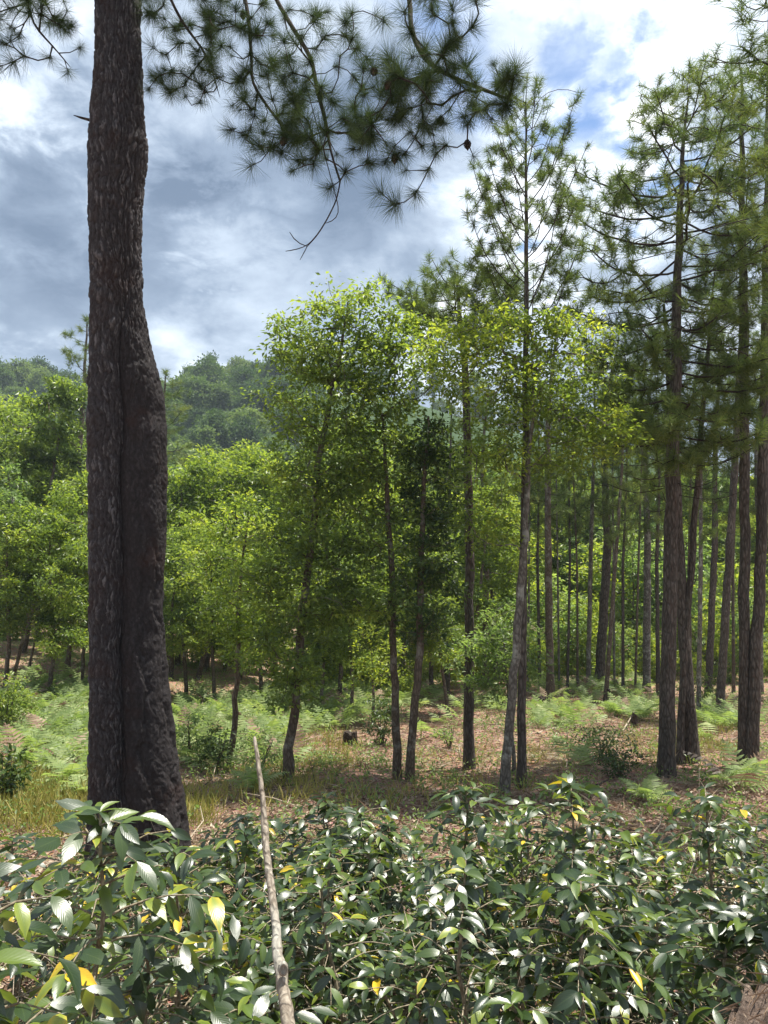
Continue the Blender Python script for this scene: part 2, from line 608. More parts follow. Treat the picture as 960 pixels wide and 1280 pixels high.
sepg = nb.n('ShaderNodeSeparateXYZ', i_0=o_)
far = nb.smooth(sepg.outputs[1], 60.0, 95.0)
col = nb.mix(far, col, (0.035, 0.06, 0.022))
p = nb.n('ShaderNodeBsdfPrincipled', i_Base_Color=col, i_Roughness=0.95)
p.inputs['Specular IOR Level'].default_value = 0.1
bp = nb.n('ShaderNodeBump', i_Strength=0.8, i_Distance=0.05, i_Height=nb.m('ADD', straw, medium))
mt.node_tree.links.new(bp.outputs[0], p.inputs['Normal'])
M_ground = finish(mt, nb, p.outputs[0])
link('ground', g.mesh('ground', M_ground, smooth=True), kind='structure')

# ------------------------------------------------------------------ the big pine: trunk
D_BIG = 8.0
tab = np.array([  # photo row, left edge, right edge, right end of the left lobe, left end of the right lobe
    [-420, 116, 160, 160, 130], [-200, 114, 166, 166, 130], [0, 114, 172, 172, 128], [60, 114, 172, 172, 128], [130, 110, 177, 177, 124], [190, 106, 181, 180, 122], [250, 108, 175, 174, 124],
    [310, 109, 173, 170, 126], [380, 110, 178, 170, 130], [430, 109, 187, 168, 133], [480, 108, 202, 166, 137], [540, 108, 208, 165, 140], [600, 110, 209, 164, 139],
    [680, 111, 207, 164, 138], [750, 112, 203, 164, 138], [820, 113, 207, 165, 138], [880, 113, 214, 166, 138], [950, 113, 222, 169, 138], [1000, 113, 229, 172, 138], [1060, 110, 238, 174, 138], [1150, 102, 258, 178, 138]])
big_base = gpt((170 - 480) / FPX * D_BIG, D_BIG)
rows = np.concatenate([np.linspace(-420, 0, 60, endpoint=False), np.linspace(0, 1135, 760)])


def sm(col_):
    v = np.interp(rows, tab[:, 0], tab[:, col_])
    k_ = np.hanning(41)
    k_ /= k_.sum()
    return np.convolve(np.pad(v, 20, mode='edge'), k_, 'valid')


L_, R_, A2, B1 = (sm(i) for i in (1, 2, 3, 4))
_w = 5.0 * (vnoise(rows * 0, rows / 45.0, 1, 31) - 0.5) + 2.5 * (vnoise(rows * 0, rows / 14.0, 1, 32) - 0.5)
B1 = B1 + _w
A2 = A2 + 0.7 * _w
px2m = D_BIG / FPX
zrow = EYE + np.array([(P(480, r_, D_BIG)[2] - EYE) for r_ in rows])
ca, ra = (L_ + A2) / 2, (A2 - L_) / 2
cb, rb = (B1 + R_) / 2, (R_ - B1) / 2
cc = (np.maximum(B1, L_ + 4) + np.minimum(A2, R_ - 4)) / 2
yb = np.interp(rows, [0, 420, 520, 1000, 1150], [0.0, 0.02, 0.10, 0.16, 0.18])   # the right lobe sits behind the left
nth = 230
th = np.concatenate([np.linspace(math.pi * 0.94, math.pi * 2.06, 175, endpoint=False), np.linspace(math.pi * 2.06, math.pi * 2.94, nth - 175, endpoint=False)])
dx, dy = np.cos(th)[None], np.sin(th)[None]


def exit_r(cx, cy, r_):
    cx, cy, r_ = cx[:, None], cy[:, None], r_[:, None]
    bq = dx * cx + dy * cy
    disc = bq * bq - (cx * cx + cy * cy - r_ * r_)
    return np.where(disc > 0, bq + np.sqrt(np.maximum(disc, 0)), 0)


RA = exit_r((ca - cc) * px2m, np.zeros_like(ca), ra * px2m)
RB = exit_r((cb - cc) * px2m, yb, rb * px2m)
RR = np.maximum(RA, RB)
onB = (RB > RA)
# bark: tall plates between deep furrows, from a jittered cell pattern
arc = np.cumsum(np.concatenate([[0], np.diff(np.concatenate([th]))]))[None] * 0.36
U_ = np.broadcast_to(arc, RR.shape) / 0.032
rowm = (rows - rows[0])[:, None] * px2m
V_ = np.broadcast_to(rowm, RR.shape) / 0.14
U_ = U_ + 2.6 * (vnoise(U_ * 0.22, V_ * 0.9, 1.0, 5) - 0.5) + 0.8 * (vnoise(U_ * 1.5, V_ * 5, 1.0, 9) - 0.5)


def cells(U, V, seed):
    ui, vi = np.floor(U), np.floor(V)
    f1 = np.full(U.shape, 9.0)
    f2 = np.full(U.shape, 9.0)
    cid = np.zeros(U.shape)
    for a_ in (-1, 0, 1):
        for c_ in (-1, 0, 1):
            cu, cv = ui + a_, vi + c_
            h1 = np.sin(cu * 127.1 + cv * 311.7 + seed) * 43758.5453
            h1 -= np.floor(h1)
            h2 = np.sin(cu * 269.5 + cv * 183.3 + seed) * 28001.8384
            h2 -= np.floor(h2)
            d_ = np.hypot(cu + 0.05 + 0.9 * h1 - U, 0.75 * (cv + h2 - V))
            nearer = d_ < f1
            f2 = np.where(nearer, f1, np.minimum(f2, d_))
            cid = np.where(nearer, h1, cid)
            f1 = np.where(nearer, d_, f1)
    return f2 - f1, cid


edge, cid = cells(U_, V_, 0.3)
furrow = np.abs((U_ * 0.36 + 0.8 * vnoise(U_ * 0.3, V_ * 0.7, 1, 14)) % 1.0 - 0.5) * 2
plate = np.clip(edge / 0.34, 0, 1) ** 0.6 * (0.25 + 0.75 * np.clip(furrow / 0.35, 0, 1))
disp = plate * (0.020 + 0.016 * cid) * np.where(onB, np.interp(rows, [330, 520], [1, 0.32])[:, None], 1.0) + 0.008 * (vnoise(U_ * 2.5, V_ * 5, 1, 4) - 0.5) + 0.02 * (vnoise(U_ * 0.3, V_ * 0.8, 1, 24) - 0.5)
# the right lobe is more furrowed: long ropes of bark running down
rope = np.abs(np.sin(U_ * 0.55 + 2.2 * vnoise(U_ * 0.12, V_ * 0.25, 1, 8)))
ropeamt = np.where(onB, np.interp(rows, [300, 480, 700, 1100], [0, 0.2, 0.6, 1.0])[:, None], 0)
disp = disp + ropeamt * 0.05 * (rope ** 0.5 - 0.7)
seam = np.exp(-((RA - RB) / 0.03) ** 2) * np.interp(rows, [330, 450, 1200], [0, 1, 1])[:, None]
disp = disp - 0.014 * seam
lump = 0.02 * (vnoise(U_ * 0.12, V_ * 0.25, 1, 6) - 0.5)
RR = RR * 0.955 + disp + lump - 0.024
X_ = cc[:, None] * px2m - 480 * px2m + RR * dx
Y_ = D_BIG + RR * dy
# what is nearer the eye shows larger: keep the outline rows by using the plane through the axis
Z_ = np.broadcast_to(zrow[:, None], RR.shape)
Vb = np.stack([X_, Y_, Z_], -1).reshape(-1, 3)
nr = len(rows)
i_ = np.arange(nr - 1)[:, None] * nth
j_ = np.arange(nth)[None]
Fb = np.stack([i_ + j_, i_ + nth + j_, i_ + nth + (j_ + 1) % nth, i_ + (j_ + 1) % nth], -1).reshape(-1, 4)
g = Geo()
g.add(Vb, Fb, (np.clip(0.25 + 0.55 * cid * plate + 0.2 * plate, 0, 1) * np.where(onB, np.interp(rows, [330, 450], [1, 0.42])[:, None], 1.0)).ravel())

mt, nb = new_mat('old_pine_bark')
tcn = nb.n('ShaderNodeTexCoord')
at = nb.n('ShaderNodeAttribute', attribute_name='tint')
mp = nb.n('ShaderNodeMapping', i_Vector=tcn.outputs['Object'], i_Scale=(1, 1, 0.6))
n1 = nb.noise(mp.outputs[0], 38, 7, 0.65)
n2 = nb.noise(tcn.outputs['Object'], 2.5, 4, 0.6)
n3 = nb.noise(mp.outputs[0], 14, 5, 0.6)
f_ = nb.m('ADD', nb.m('MULTIPLY', at.outputs['Fac'], 0.45), nb.m('MULTIPLY', n1, 0.6))
col = nb.ramp(f_, [(0.20, (0.009, 0.0075, 0.0075)), (0.42, (0.025, 0.0215, 0.022)), (0.62, (0.054, 0.049, 0.051)), (0.85, (0.165, 0.155, 0.155))])
col = nb.mix(nb.m('MULTIPLY', nb.smooth(n2, 0.52, 0.70), 0.4), col, (0.04, 0.02, 0.015))
col = nb.mix(nb.m('MULTIPLY', nb.smooth(n3, 0.64, 0.72), 0.35), col, (0.16, 0.148, 0.14))
p = nb.n('ShaderNodeBsdfPrincipled', i_Base_Color=col, i_Roughness=0.85)
p.inputs['Specular IOR Level'].default_value = 0.2
bp = nb.n('ShaderNodeBump', i_Strength=0.7, i_Distance=0.012, i_Height=nb.m('ADD', n1, n3))
mt.node_tree.links.new(bp.outputs[0], p.inputs['Normal'])
M_bark_old = finish(mt, nb, p.outputs[0])

big = tag(link('pine_tree', None, loc=big_base), 'huge dark pine trunk with deep furrowed bark and overhanging needle branches, nearest tree', 'pine tree', 'pines in the clearing')
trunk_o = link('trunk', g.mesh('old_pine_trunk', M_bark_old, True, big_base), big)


# ------------------------------------------------------------------ pine needles
def tuft_geo(n, length, width, seed, spread=1.0, segs=2, long=0.0):
    r_ = np.random.default_rng(seed)
    gg = Geo()
    ax = r_.uniform(-0.16, 0.10, n) * length * 2 - 2 * long * r_.uniform(0, 1, n) ** 1.3
    ct = r_.uniform(-0.15, 1.0, n) ** 1.0
    ct = np.clip(1 - (1 - ct) * spread, -0.9, 0.995)
    ph = r_.uniform(0, 2 * np.pi, n)
    st = np.sqrt(1 - ct ** 2)
    D = np.stack([st * np.cos(ph), st * np.sin(ph), ct], 1)
    C = np.stack([0 * ax, 0 * ax, ax * 0.5], 1)
    ln = length * r_.uniform(0.7, 1.05, n)[:, None]
    side = unit(np.cross(D, r_.normal(size=(n, 3)))) * width / 2
    bend = r_.normal(size=(n, 3)) * 0.07 * length + np.array([0, 0, -0.05 * length])
    m_ = C + D * ln * 0.5 + bend * 0.4
    t_ = C + D * ln + bend
    V = np.stack([C - side, C + side, m_ + side, m_ - side, t_], 1).reshape(-1, 3)
    i = np.arange(n)[:, None] * 5
    tn = np.repeat(np.clip(r_.normal(0.45, 0.2, n), 0, 1), 5)
    if segs == 2:
        gg.add(V, np.concatenate([i + np.array([[0, 1, 2]]), i + np.array([[0, 2, 3]]), i + np.array([[3, 2, 4]])]), tn)
    else:
        gg.add(np.stack([C - side, C + side, t_], 1).reshape(-1, 3), np.arange(n)[:, None] * 3 + np.array([[0, 1, 2]]), np.repeat(tn[::5], 3))
    return gg


def rotz_to(d, twist):
    d = unit(d)
    ref = np.array([1.0, 0, 0]) if abs(d[0]) < 0.9 else np.array([0, 1.0, 0])
    u = unit(np.cross(ref, d))
    w = np.cross(d, u)
    c_, s_ = math.cos(twist), math.sin(twist)
    return np.stack([c_ * u + s_ * w, -s_ * u + c_ * w, d], 1)


def place(data, name, parent, loc, R, s=1.0, kind=None):
    """an object that shares DATA, parented, at LOC (in the parent's frame)"""
    o = bpy.data.objects.new(name, data)
    COL.objects.link(o)
    o.parent = parent
    m_ = np.eye(4)
    m_[:3, :3] = R * s
    m_[:3, 3] = loc
    o.matrix_basis = Matrix(m_.tolist())
    if kind:
        o['kind'] = kind
    return o


# ------------------------------------------------------------------ the big pine: overhanging branches
def pxpath(pts, d0, d1):
    n = len(pts)
    return [P(a, c, d0 + (d1 - d0) * i / max(1, n - 1)) for i, (a, c) in enumerate(pts)]


def densify(pts, step=0.12):
    pts = np.asarray(pts)
    seg = np.linalg.norm(np.diff(pts, axis=0), axis=1)
    s_ = np.concatenate([[0], np.cumsum(seg)])
    n = max(2, int(s_[-1] / step))
    # rounded polyline
    q_ = np.linspace(0, s_[-1], n)
    out_ = np.stack([np.interp(q_, s_, pts[:, i]) for i in range(3)], 1)
    for _ in range(2):
        out_[1:-1] = (out_[:-2] + 2 * out_[1:-1] + out_[2:]) / 4
    return out_


limbs = [
    ([(176, -330), (250, -180), (320, -60), (345, 0), (372, 45), (392, 76), (394, 105), (402, 132), (408, 155), (413, 190), (425, 226)], 7.9, 6.9),
    ([(172, -300), (240, -140), (300, -30), (311, 20), (313, 60), (316, 80), (311, 100), (345, 148), (375, 182)], 7.9, 7.4),
    ([(172, -160), (200, -30), (226, 26), (246, 52), (262, 72), (268, 100), (275, 122)], 7.95, 7.7),
    ([(176, -380), (330, -230), (470, -90), (514, 0), (512, 30), (519, 52), (530, 74), (548, 88), (575, 101), (605, 112), (645, 128)], 7.9, 6.6),
    ([(112, -200), (60, -90), (30, -20), (40, 30), (70, 62), (88, 84)], 7.95, 7.4),
]
cone_g = Geo()
for a_ in range(7):
    z0 = a_ / 7
    rr_ = 0.028 * math.sin(math.pi * (0.15 + 0.8 * z0)) + 0.004
    for k_ in range(7):
        an = k_ / 7 * 6.283 + a_ * 0.45
        c_ = np.array([math.cos(an), math.sin(an), 0])
        t_ = np.array([-math.sin(an), math.cos(an), 0])
        z_ = np.array([0, 0, -0.075 * z0])
        cone_g.add(np.array([z_ + c_ * rr_ * 0.25, z_ + c_ * rr_ + t_ * 0.010 + [0, 0, 0.012], z_ + c_ * rr_ * 1.12 + [0, 0, 0.004], z_ + c_ * rr_ - t_ * 0.010 + [0, 0, 0.012]]), [[0, 1, 2, 3]])
tube(cone_g, [(0, 0, 0.01), (0, 0, -0.02), (0, 0, -0.05), (0, 0, -0.078)], [0.008, 0.020, 0.018, 0.004], 7)
cone_me = cone_g.mesh('pine_cone', M_stump)

big_geo = [tuft_geo((250, 210, 170, 260, 110, 200)[i], 0.27, 0.0024, 100 + i, (1.05, .8, 1.15, .9, 1.0, .65)[i], long=(.04, .1, .02, .08, .03, .06)[i]) for i in range(6)]
big_tufts = [t.mesh('long_needle_tuft', M_needle_near) for t in big_geo]
big_flat = []
for t in big_geo:
    L9 = np.concatenate(t.L)
    LT9 = np.concatenate(t.LT)
    assert (LT9 == 3).all()
    F9 = L9.reshape(-1, 3)
    big_flat.append((np.concatenate(t.V), F9[:1], F9[1:], np.concatenate(t.A)))


def region(n, x0, x1, y0, y1, d0, d1):
    return [(rng.uniform(x0, x1), rng.uniform(y0, y1), rng.uniform(d0, d1)) for _ in range(int(n * 2.2))]


T_big = [
    region(6, 300, 420, 165, 196, 7.0, 7.6) + region(18, 350, 480, 10, 120, 6.7, 7.5) + region(16, 360, 470, 100, 215, 6.6, 7.3)
    + [(411, 236, 6.9), (392, 205, 7.0), (432, 215, 6.8), (465, 205, 6.7), (447, 60, 6.9), (425, 70, 6.8), (470, 20, 6.9), (384, 150, 6.9)],
    region(20, 260, 350, 0, 100, 7.3, 7.9) + region(16, 280, 385, 100, 172, 7.2, 7.7) + [(314, 207, 7.3), (338, 186, 7.3), (352, 190, 7.2), (250, 128, 7.5), (232, 120, 7.6)],
    region(22, 178, 265, -30, 75, 7.6, 8.1) + region(10, 185, 275, 75, 118, 7.5, 7.9),
    region(22, 480, 570, 60, 160, 6.4, 7.1) + region(18, 430, 560, 130, 208, 6.4, 7.0) + region(16, 560, 650, 80, 150, 6.3, 6.8) + region(10, 500, 600, -20, 60, 6.5, 7.0)
    + [(493, 255, 6.5), (475, 240, 6.5), (519, 243, 6.5), (507, 213, 6.5), (535, 213, 6.5), (585, 155, 6.5), (592, 196, 6.5), (630, 130, 6.4), (640, 110, 6.4), (570, 50, 6.6), (565, 10, 6.6), (540, 10, 6.7)],
    region(22, -20, 90, -40, 60, 7.3, 8.0) + [(85, 90, 7.5), (62, 72, 7.5), (15, 78, 7.6), (30, 70, 7.5), (-5, 84, 7.6), (100, 60, 7.5)],
]
cone_px = [(462, 57), (468, 60), (475, 53), (465, 89), (431, 113), (548, 148), (584, 178), (497, 203), (481, 100), (300, 20), (352, 176)]
keep_share = 285 / sum(len(t) for t in T_big)
for (path, d0, d1), T in zip(limbs, T_big):
    net = Net(4000)
    net.chain(densify(pxpath(path, d0, d1), 0.12))
    m0 = net.n
    net.grow([P(*t) for t in T], 0.13, 0.28, -0.06, int(m0 * 0.30), 0.06)
    if path[0] == (176, -330):      # the bare twig that hangs lowest
        net.chain(densify(pxpath([(425, 228), (421, 250), (408, 276), (396, 295), (384, 308), (371, 312), (357, 314)], 6.9, 6.8), 0.05), m0 - 1)
        k_ = net.n
        net.chain(densify(pxpath([(384, 308), (368, 305), (362, 290)], 6.83, 6.8), 0.05), k_ - 6)
        net.chain(densify(pxpath([(384, 308), (380, 316), (375, 325)], 6.83, 6.8), 0.04), k_ - 6)
        net.chain(densify(pxpath([(421, 250), (425, 266), (418, 278), (407, 279)], 6.88, 6.85), 0.05), m0 + 4)
    g = Geo()
    net.tubes(lambda l: g, 0.0045, 0.41, 6, rmax=0.038)
    lo = link('limb', g.mesh('pine_limb', M_twig, True, big_base), big)
    gn = Geo()
    for e, ti in net.ends:
        pt = net.p[e]
        dd = unit(pt - net.p[net.par[e]]) + np.array([0, 0, -0.25]) + rng.normal(size=3) * 0.3
        k_ = int(rng.integers(6))
        R, s_2 = rotz_to(dd, rng.uniform(0, 6.28)), rng.uniform(0.4, 0.92)
        if rng.random() < keep_share:
            place(big_tufts[k_], 'needle_tuft', lo, pt - big_base, R, s_2)
        else:                       # past some 290 tufts the rest are one mesh per limb
            V, F4, F3, A = big_flat[k_]
            n0 = gn.n
            gn.add(V @ (R * s_2).T + pt, F4, A)
            gn.L.append((F3 + n0).ravel())
            gn.LT.append(np.full(len(F3), 3))
            gn.M.append(np.zeros(len(F3), np.int64))
    if gn.n:
        link('needle_foliage', gn.mesh('needle_foliage', M_needle_near, False, big_base), lo, kind='stuff')
    for (cx_, cy_) in cone_px:
        # hang each cone from the twig that passes its place
        q_ = net.p[:net.n]
        t_ = (q_ - np.array([0, 0, EYE]))
        f1 = t_[:, 1] * CP + t_[:, 2] * SP
        f2 = t_[:, 2] * CP - t_[:, 1] * SP
        pxs, pys = 480 + FPX * t_[:, 0] / f1, 640 - FPX * f2 / f1
        dd = np.hypot(pxs - cx_, pys - cy_)
        k_ = int(np.argmin(dd))
        if dd[k_] < 14:
            place(cone_me, 'pine_cone', lo, q_[k_] - big_base, rotz_to(np.array([0, 0, 1.0]) + rng.normal(size=3) * 0.3, rng.uniform(0, 6)), 1.0)
g = Geo()
tube(g, [P(112, 150, D_BIG), P(101, 147, D_BIG), P(92, 144, D_BIG - 0.05)], [0.016, 0.012, 0.004], 6)
link('dead_stub', g.mesh('dead_stub', M_twig, True, big_base), big)


# ------------------------------------------------------------------ other pines
tuft_small = [tuft_geo(90, 0.23, 0.0078, 300 + i, 0.95, long=0.22).mesh('needle_tuft', M_needle) for i in range(5)]
tuft_far_geo = [tuft_geo(46, 0.25, 0.012, 400 + i, 0.95, 1, long=0.22) for i in range(5)]
tuft_far_arr = [(np.concatenate(t.V), np.concatenate(t.L).reshape(-1, 3), np.concatenate(t.A)) for t in tuft_far_geo]
tuft_mid_geo = [tuft_geo(62, 0.24, 0.0098, 450 + i, 0.95, 1, long=0.22) for i in range(5)]
tuft_mid_arr = [(np.concatenate(t.V), np.concatenate(t.L).reshape(-1, 3), np.concatenate(t.A)) for t in tuft_mid_geo]


def add_tufts(gg, arr, pts, dirs, scale, shade):
    for p_, d_, s_, sh in zip(pts, dirs, scale, shade):
        V, F, A = arr[rng.integers(len(arr))]
        R = rotz_to(d_, rng.uniform(0, 6.28)) * s_
        gg.add(V @ R.T + p_, F, np.clip(A + sh, 0, 1))


def trunk_mesh(pts, rads, mat, origin, k=12, step=0.45, wob=0.012):
    pts = np.asarray(pts, float)
    seg = np.concatenate([[0], np.cumsum(np.linalg.norm(np.diff(pts, axis=0), axis=1))])
    n = max(4, int(seg[-1] / step))
    s_ = np.linspace(0, seg[-1], n)
    q_ = np.stack([np.interp(s_, seg, pts[:, i]) for i in range(3)], 1)
    for _ in range(3):
        q_[1:-1] = (q_[:-2] + 2 * q_[1:-1] + q_[2:]) / 4
    r_ = np.interp(s_, seg, rads)
    r_ = r_ * (1 + rng.normal(size=n) * 0.03) * (1 + 0.35 * np.exp(-s_ / 0.35))
    q_[:, :2] += rng.normal(size=(n, 2)) * wob
    q_[0, 2] -= 0.15
    gg = Geo()
    tube(gg, q_, r_, k)
    return gg.mesh('trunk', mat, True, origin), q_, r_


def pine(label, base, pts, rads, env, nlimb, rise, tufts_per_m, mode, group='pines in the clearing', mat=None, sweep=None, tsize=1.0, dead=0, dense=1.0, name='pine_tree', rlimb=0.006, curve=0.10):
    """env: rows of (height fraction, limb reach); rise(f): climb angle of the limbs at fraction f"""
    base = np.asarray(base)
    root = tag(link(name, None, loc=base), label, 'pine tree', group)
    me, q_, r_ = trunk_mesh(pts, rads, mat or M_bark_pine, base)
    link('trunk', me, root)
    env = np.asarray(env, float)
    H = q_[-1, 2] - q_[0, 2]
    fr = (q_[:, 2] - q_[0, 2]) / H
    az0 = rng.uniform(0, 6.28)
    count = 0
    for li in range(nlimb + 1):
        f = env[0, 0] + (env[-1, 0] - env[0, 0]) * ((min(li, nlimb - 1) + rng.uniform(-0.3, 0.3)) / max(1, nlimb - 1))
        f = min(max(f, env[0, 0]), 0.995)
        reach = np.interp(f, env[:, 0], env[:, 1]) * rng.uniform(0.72, 1.08)
        isdead = li < dead
        az = az0 + li * 2.4 + rng.uniform(-0.4, 0.4)
        el = rise(f) + rng.uniform(-0.12, 0.12)
        if li == nlimb:            # the leader
            f, el, reach = 0.985, 1.45, 0.5
        a0 = np.array([np.interp(f, fr, q_[:, i]) for i in range(3)])
        hor = np.array([math.cos(az), math.sin(az), 0])
        n_ = max(4, int(reach / 0.22))
        s_ = np.linspace(0, 1, n_)[:, None]
        L3 = a0 + hor * reach * s_ * math.cos(el) + np.array([0, 0, 1]) * (reach * (math.sin(el) * s_ + curve * s_ ** 2.2 - 0.10 * np.sin(s_ * math.pi)))
        L3 = L3 + np.cumsum(rng.normal(size=(n_, 3)) * 0.018, 0)
        net = Net(900)
        net.chain(L3)
        gl = Geo()
        if not isdead:
            m_ = int(max(3, reach * tufts_per_m * dense))
            u_ = rng.uniform(0.30, 1.0, m_) ** 0.75
            k_ = np.clip((u_ * (n_ - 1)).astype(int), 0, n_ - 1)
            side = np.array([-hor[1], hor[0], 0])
            T = L3[k_] + side * (rng.normal(size=m_) * 0.30 * reach * (1.15 - 0.6 * u_))[:, None] + np.array([0, 0, 1]) * rng.normal(0.10, 0.12, m_)[:, None] + hor * rng.normal(0.08, 0.10, m_)[:, None]
            T[0] = L3[-1] + hor * 0.05
            net.grow(T, 0.2, 0.4, -0.03, 1, 0.05)
        net.tubes(lambda l: gl, rlimb, 0.36, 5, rmax=float(np.interp(f, fr, r_)) * 0.45)
        lo = link('dead_limb' if isdead else 'limb', gl.mesh('limb', M_twig, True, base), root)
        if isdead:
            continue
        E = np.array([e for e, _ in net.ends])
        pts_ = net.p[E]
        dd = unit(unit(net.p[E] - net.p[net.par[E]]) * 0.8 + np.array([0, 0, 0.75]) + rng.normal(size=(len(E), 3)) * 0.25)
        sc = rng.uniform(0.75, 1.1, len(E)) * tsize
        sh = rng.normal(0.0, 0.12) + rng.normal(size=len(E)) * 0.06
        if mode == 'objects':
            for p_, d_, s_2 in zip(pts_, dd, sc):
                if count < 290:
                    place(tuft_small[rng.integers(5)], 'needle_tuft', lo, p_ - base, rotz_to(d_, rng.uniform(0, 6.28)), s_2)
                    count += 1
            if count >= 290:
                mode = 'mid'
        else:
            gn = Geo()
            add_tufts(gn, tuft_mid_arr if mode == 'mid' else tuft_far_arr, pts_, dd, sc, sh)
            link('needle_foliage', gn.mesh('needle_foliage', M_needle, False, base), lo, kind='stuff')
    return root


def tpath(d, *pp):
    """trunk path through photo points at about depth d; the first is its foot"""
    f0 = on_ground(*pp[0])
    out_ = [f0]
    for a_, c_ in pp[1:]:
        out_.append(P(a_, c_, f0[1]))
    return out_


V_UP = lambda f: 0.75
FLAT = lambda f: 0.15 + 0.55 * max(0, f - 0.6)
# young straight pine in the middle
t_ = tpath(14, (652, 985), (652, 830), (655, 640), (658, 420), (658, 250), (657, 135))
pine('tall slender young pine with sparse separate needle tufts, rising behind the grey trunk', t_[0], t_, [0.085, 0.08, 0.07, 0.05, 0.032, 0.01],
     [(0.64, 1.6), (0.74, 1.9), (0.82, 1.75), (0.90, 1.4), (0.96, 0.95), (1.0, 0.3)], 38, lambda f: 0.55 + 0.35 * f, 7, 'objects', tsize=0.85, rlimb=0.0055, curve=0.22)
# flat-topped pine
t_ = tpath(16, (586, 960), (587, 800), (586, 640), (583, 480), (576, 405), (572, 352))
pine('flat-topped pine with spreading umbrella crown and red-brown bark, left of the grey trunk', t_[0], t_, [0.115, 0.11, 0.10, 0.085, 0.06, 0.02],
     [(0.87, 1.3), (0.92, 1.75), (0.96, 1.75), (1.0, 1.2)], 24, lambda f: 0.22, 8.5, 'objects', tsize=1.0, curve=0.08)
# main right pine
t_ = tpath(15, (833, 972), (836, 800), (840, 600), (845, 450), (849, 290), (853, 185), (862, 115))
pine('tall full-crowned pine with long bare horizontal limbs, standing right of centre', t_[0], t_, [0.165, 0.148, 0.135, 0.11, 0.075, 0.04, 0.014],
     [(0.40, 1.5), (0.52, 2.0), (0.64, 2.35), (0.76, 2.45), (0.86, 2.2), (0.94, 1.7), (1.0, 0.9)], 72, lambda f: -0.05 + 0.65 * max(0, f - 0.5), 10, 'objects', tsize=1.15, dead=9, rlimb=0.009, curve=0.06)
# pines on the right-hand side, foot to top
right = [
    ('leaning pine crossing behind the full-crowned pine, its foot to the right of it', 0.145, [(866, 952), (860, 860), (853, 760), (846, 640), (838, 480), (830, 380)], 'mid'),
    ('slim pine leaning right, its foot between the full-crowned pine and the leaning one', 0.085, [(849, 954), (853, 850), (862, 740), (873, 590), (885, 440), (893, 340)], 'mid'),
    ('pale-barked pine standing alone left of the twin right-edge trunks', 0.10, [(900, 896), (904, 820), (911, 700), (919, 580), (925, 440), (930, 300)], 'mid'),
    ('straight left trunk of the twin pines at the right edge', 0.13, [(930, 955), (931, 800), (931, 580), (930, 400), (928, 220), (926, 90)], 'mid'),
    ('right trunk of the twin pines, leaning outward at the right edge', 0.14, [(938, 957), (945, 830), (951, 700), (955, 560), (957, 400), (960, 180), (962, -40)], 'mid'),
]
for lab, r0, pp, md in right:
    t_ = tpath(0, *pp)
    k_ = t_[0][1] / 18.0
    pine(lab, t_[0], t_, np.interp(np.linspace(0, 1, len(t_)), [0, 0.6, 1], [r0, r0 * 0.8, r0 * 0.2]) * k_,
         [(0.56, 0.9), (0.66, 1.4), (0.78, 1.7), (0.90, 1.35), (1.0, 0.5)], 25, lambda f: 0.05 + 0.5 * max(0, f - 0.5), 7.5, md, tsize=1.15, dead=3, rlimb=0.007)
# a pine just outside the frame whose boughs reach into it
t_ = [gpt(7.0, 11.5), gpt(7.0, 11.5) + [0, 0, 6], gpt(7.1, 11.5) + [0, 0, 12], gpt(7.1, 11.5) + [0, 0, 15.5]]
pine('pine rooted beyond the right edge, long-needled boughs entering at the upper right', t_[0], t_, [0.2, 0.17, 0.1, 0.03],
     [(0.50, 1.8), (0.7, 2.1), (0.88, 1.7), (1.0, 0.8)], 27, lambda f: 0.1, 8, 'mid', tsize=1.3, rlimb=0.007)


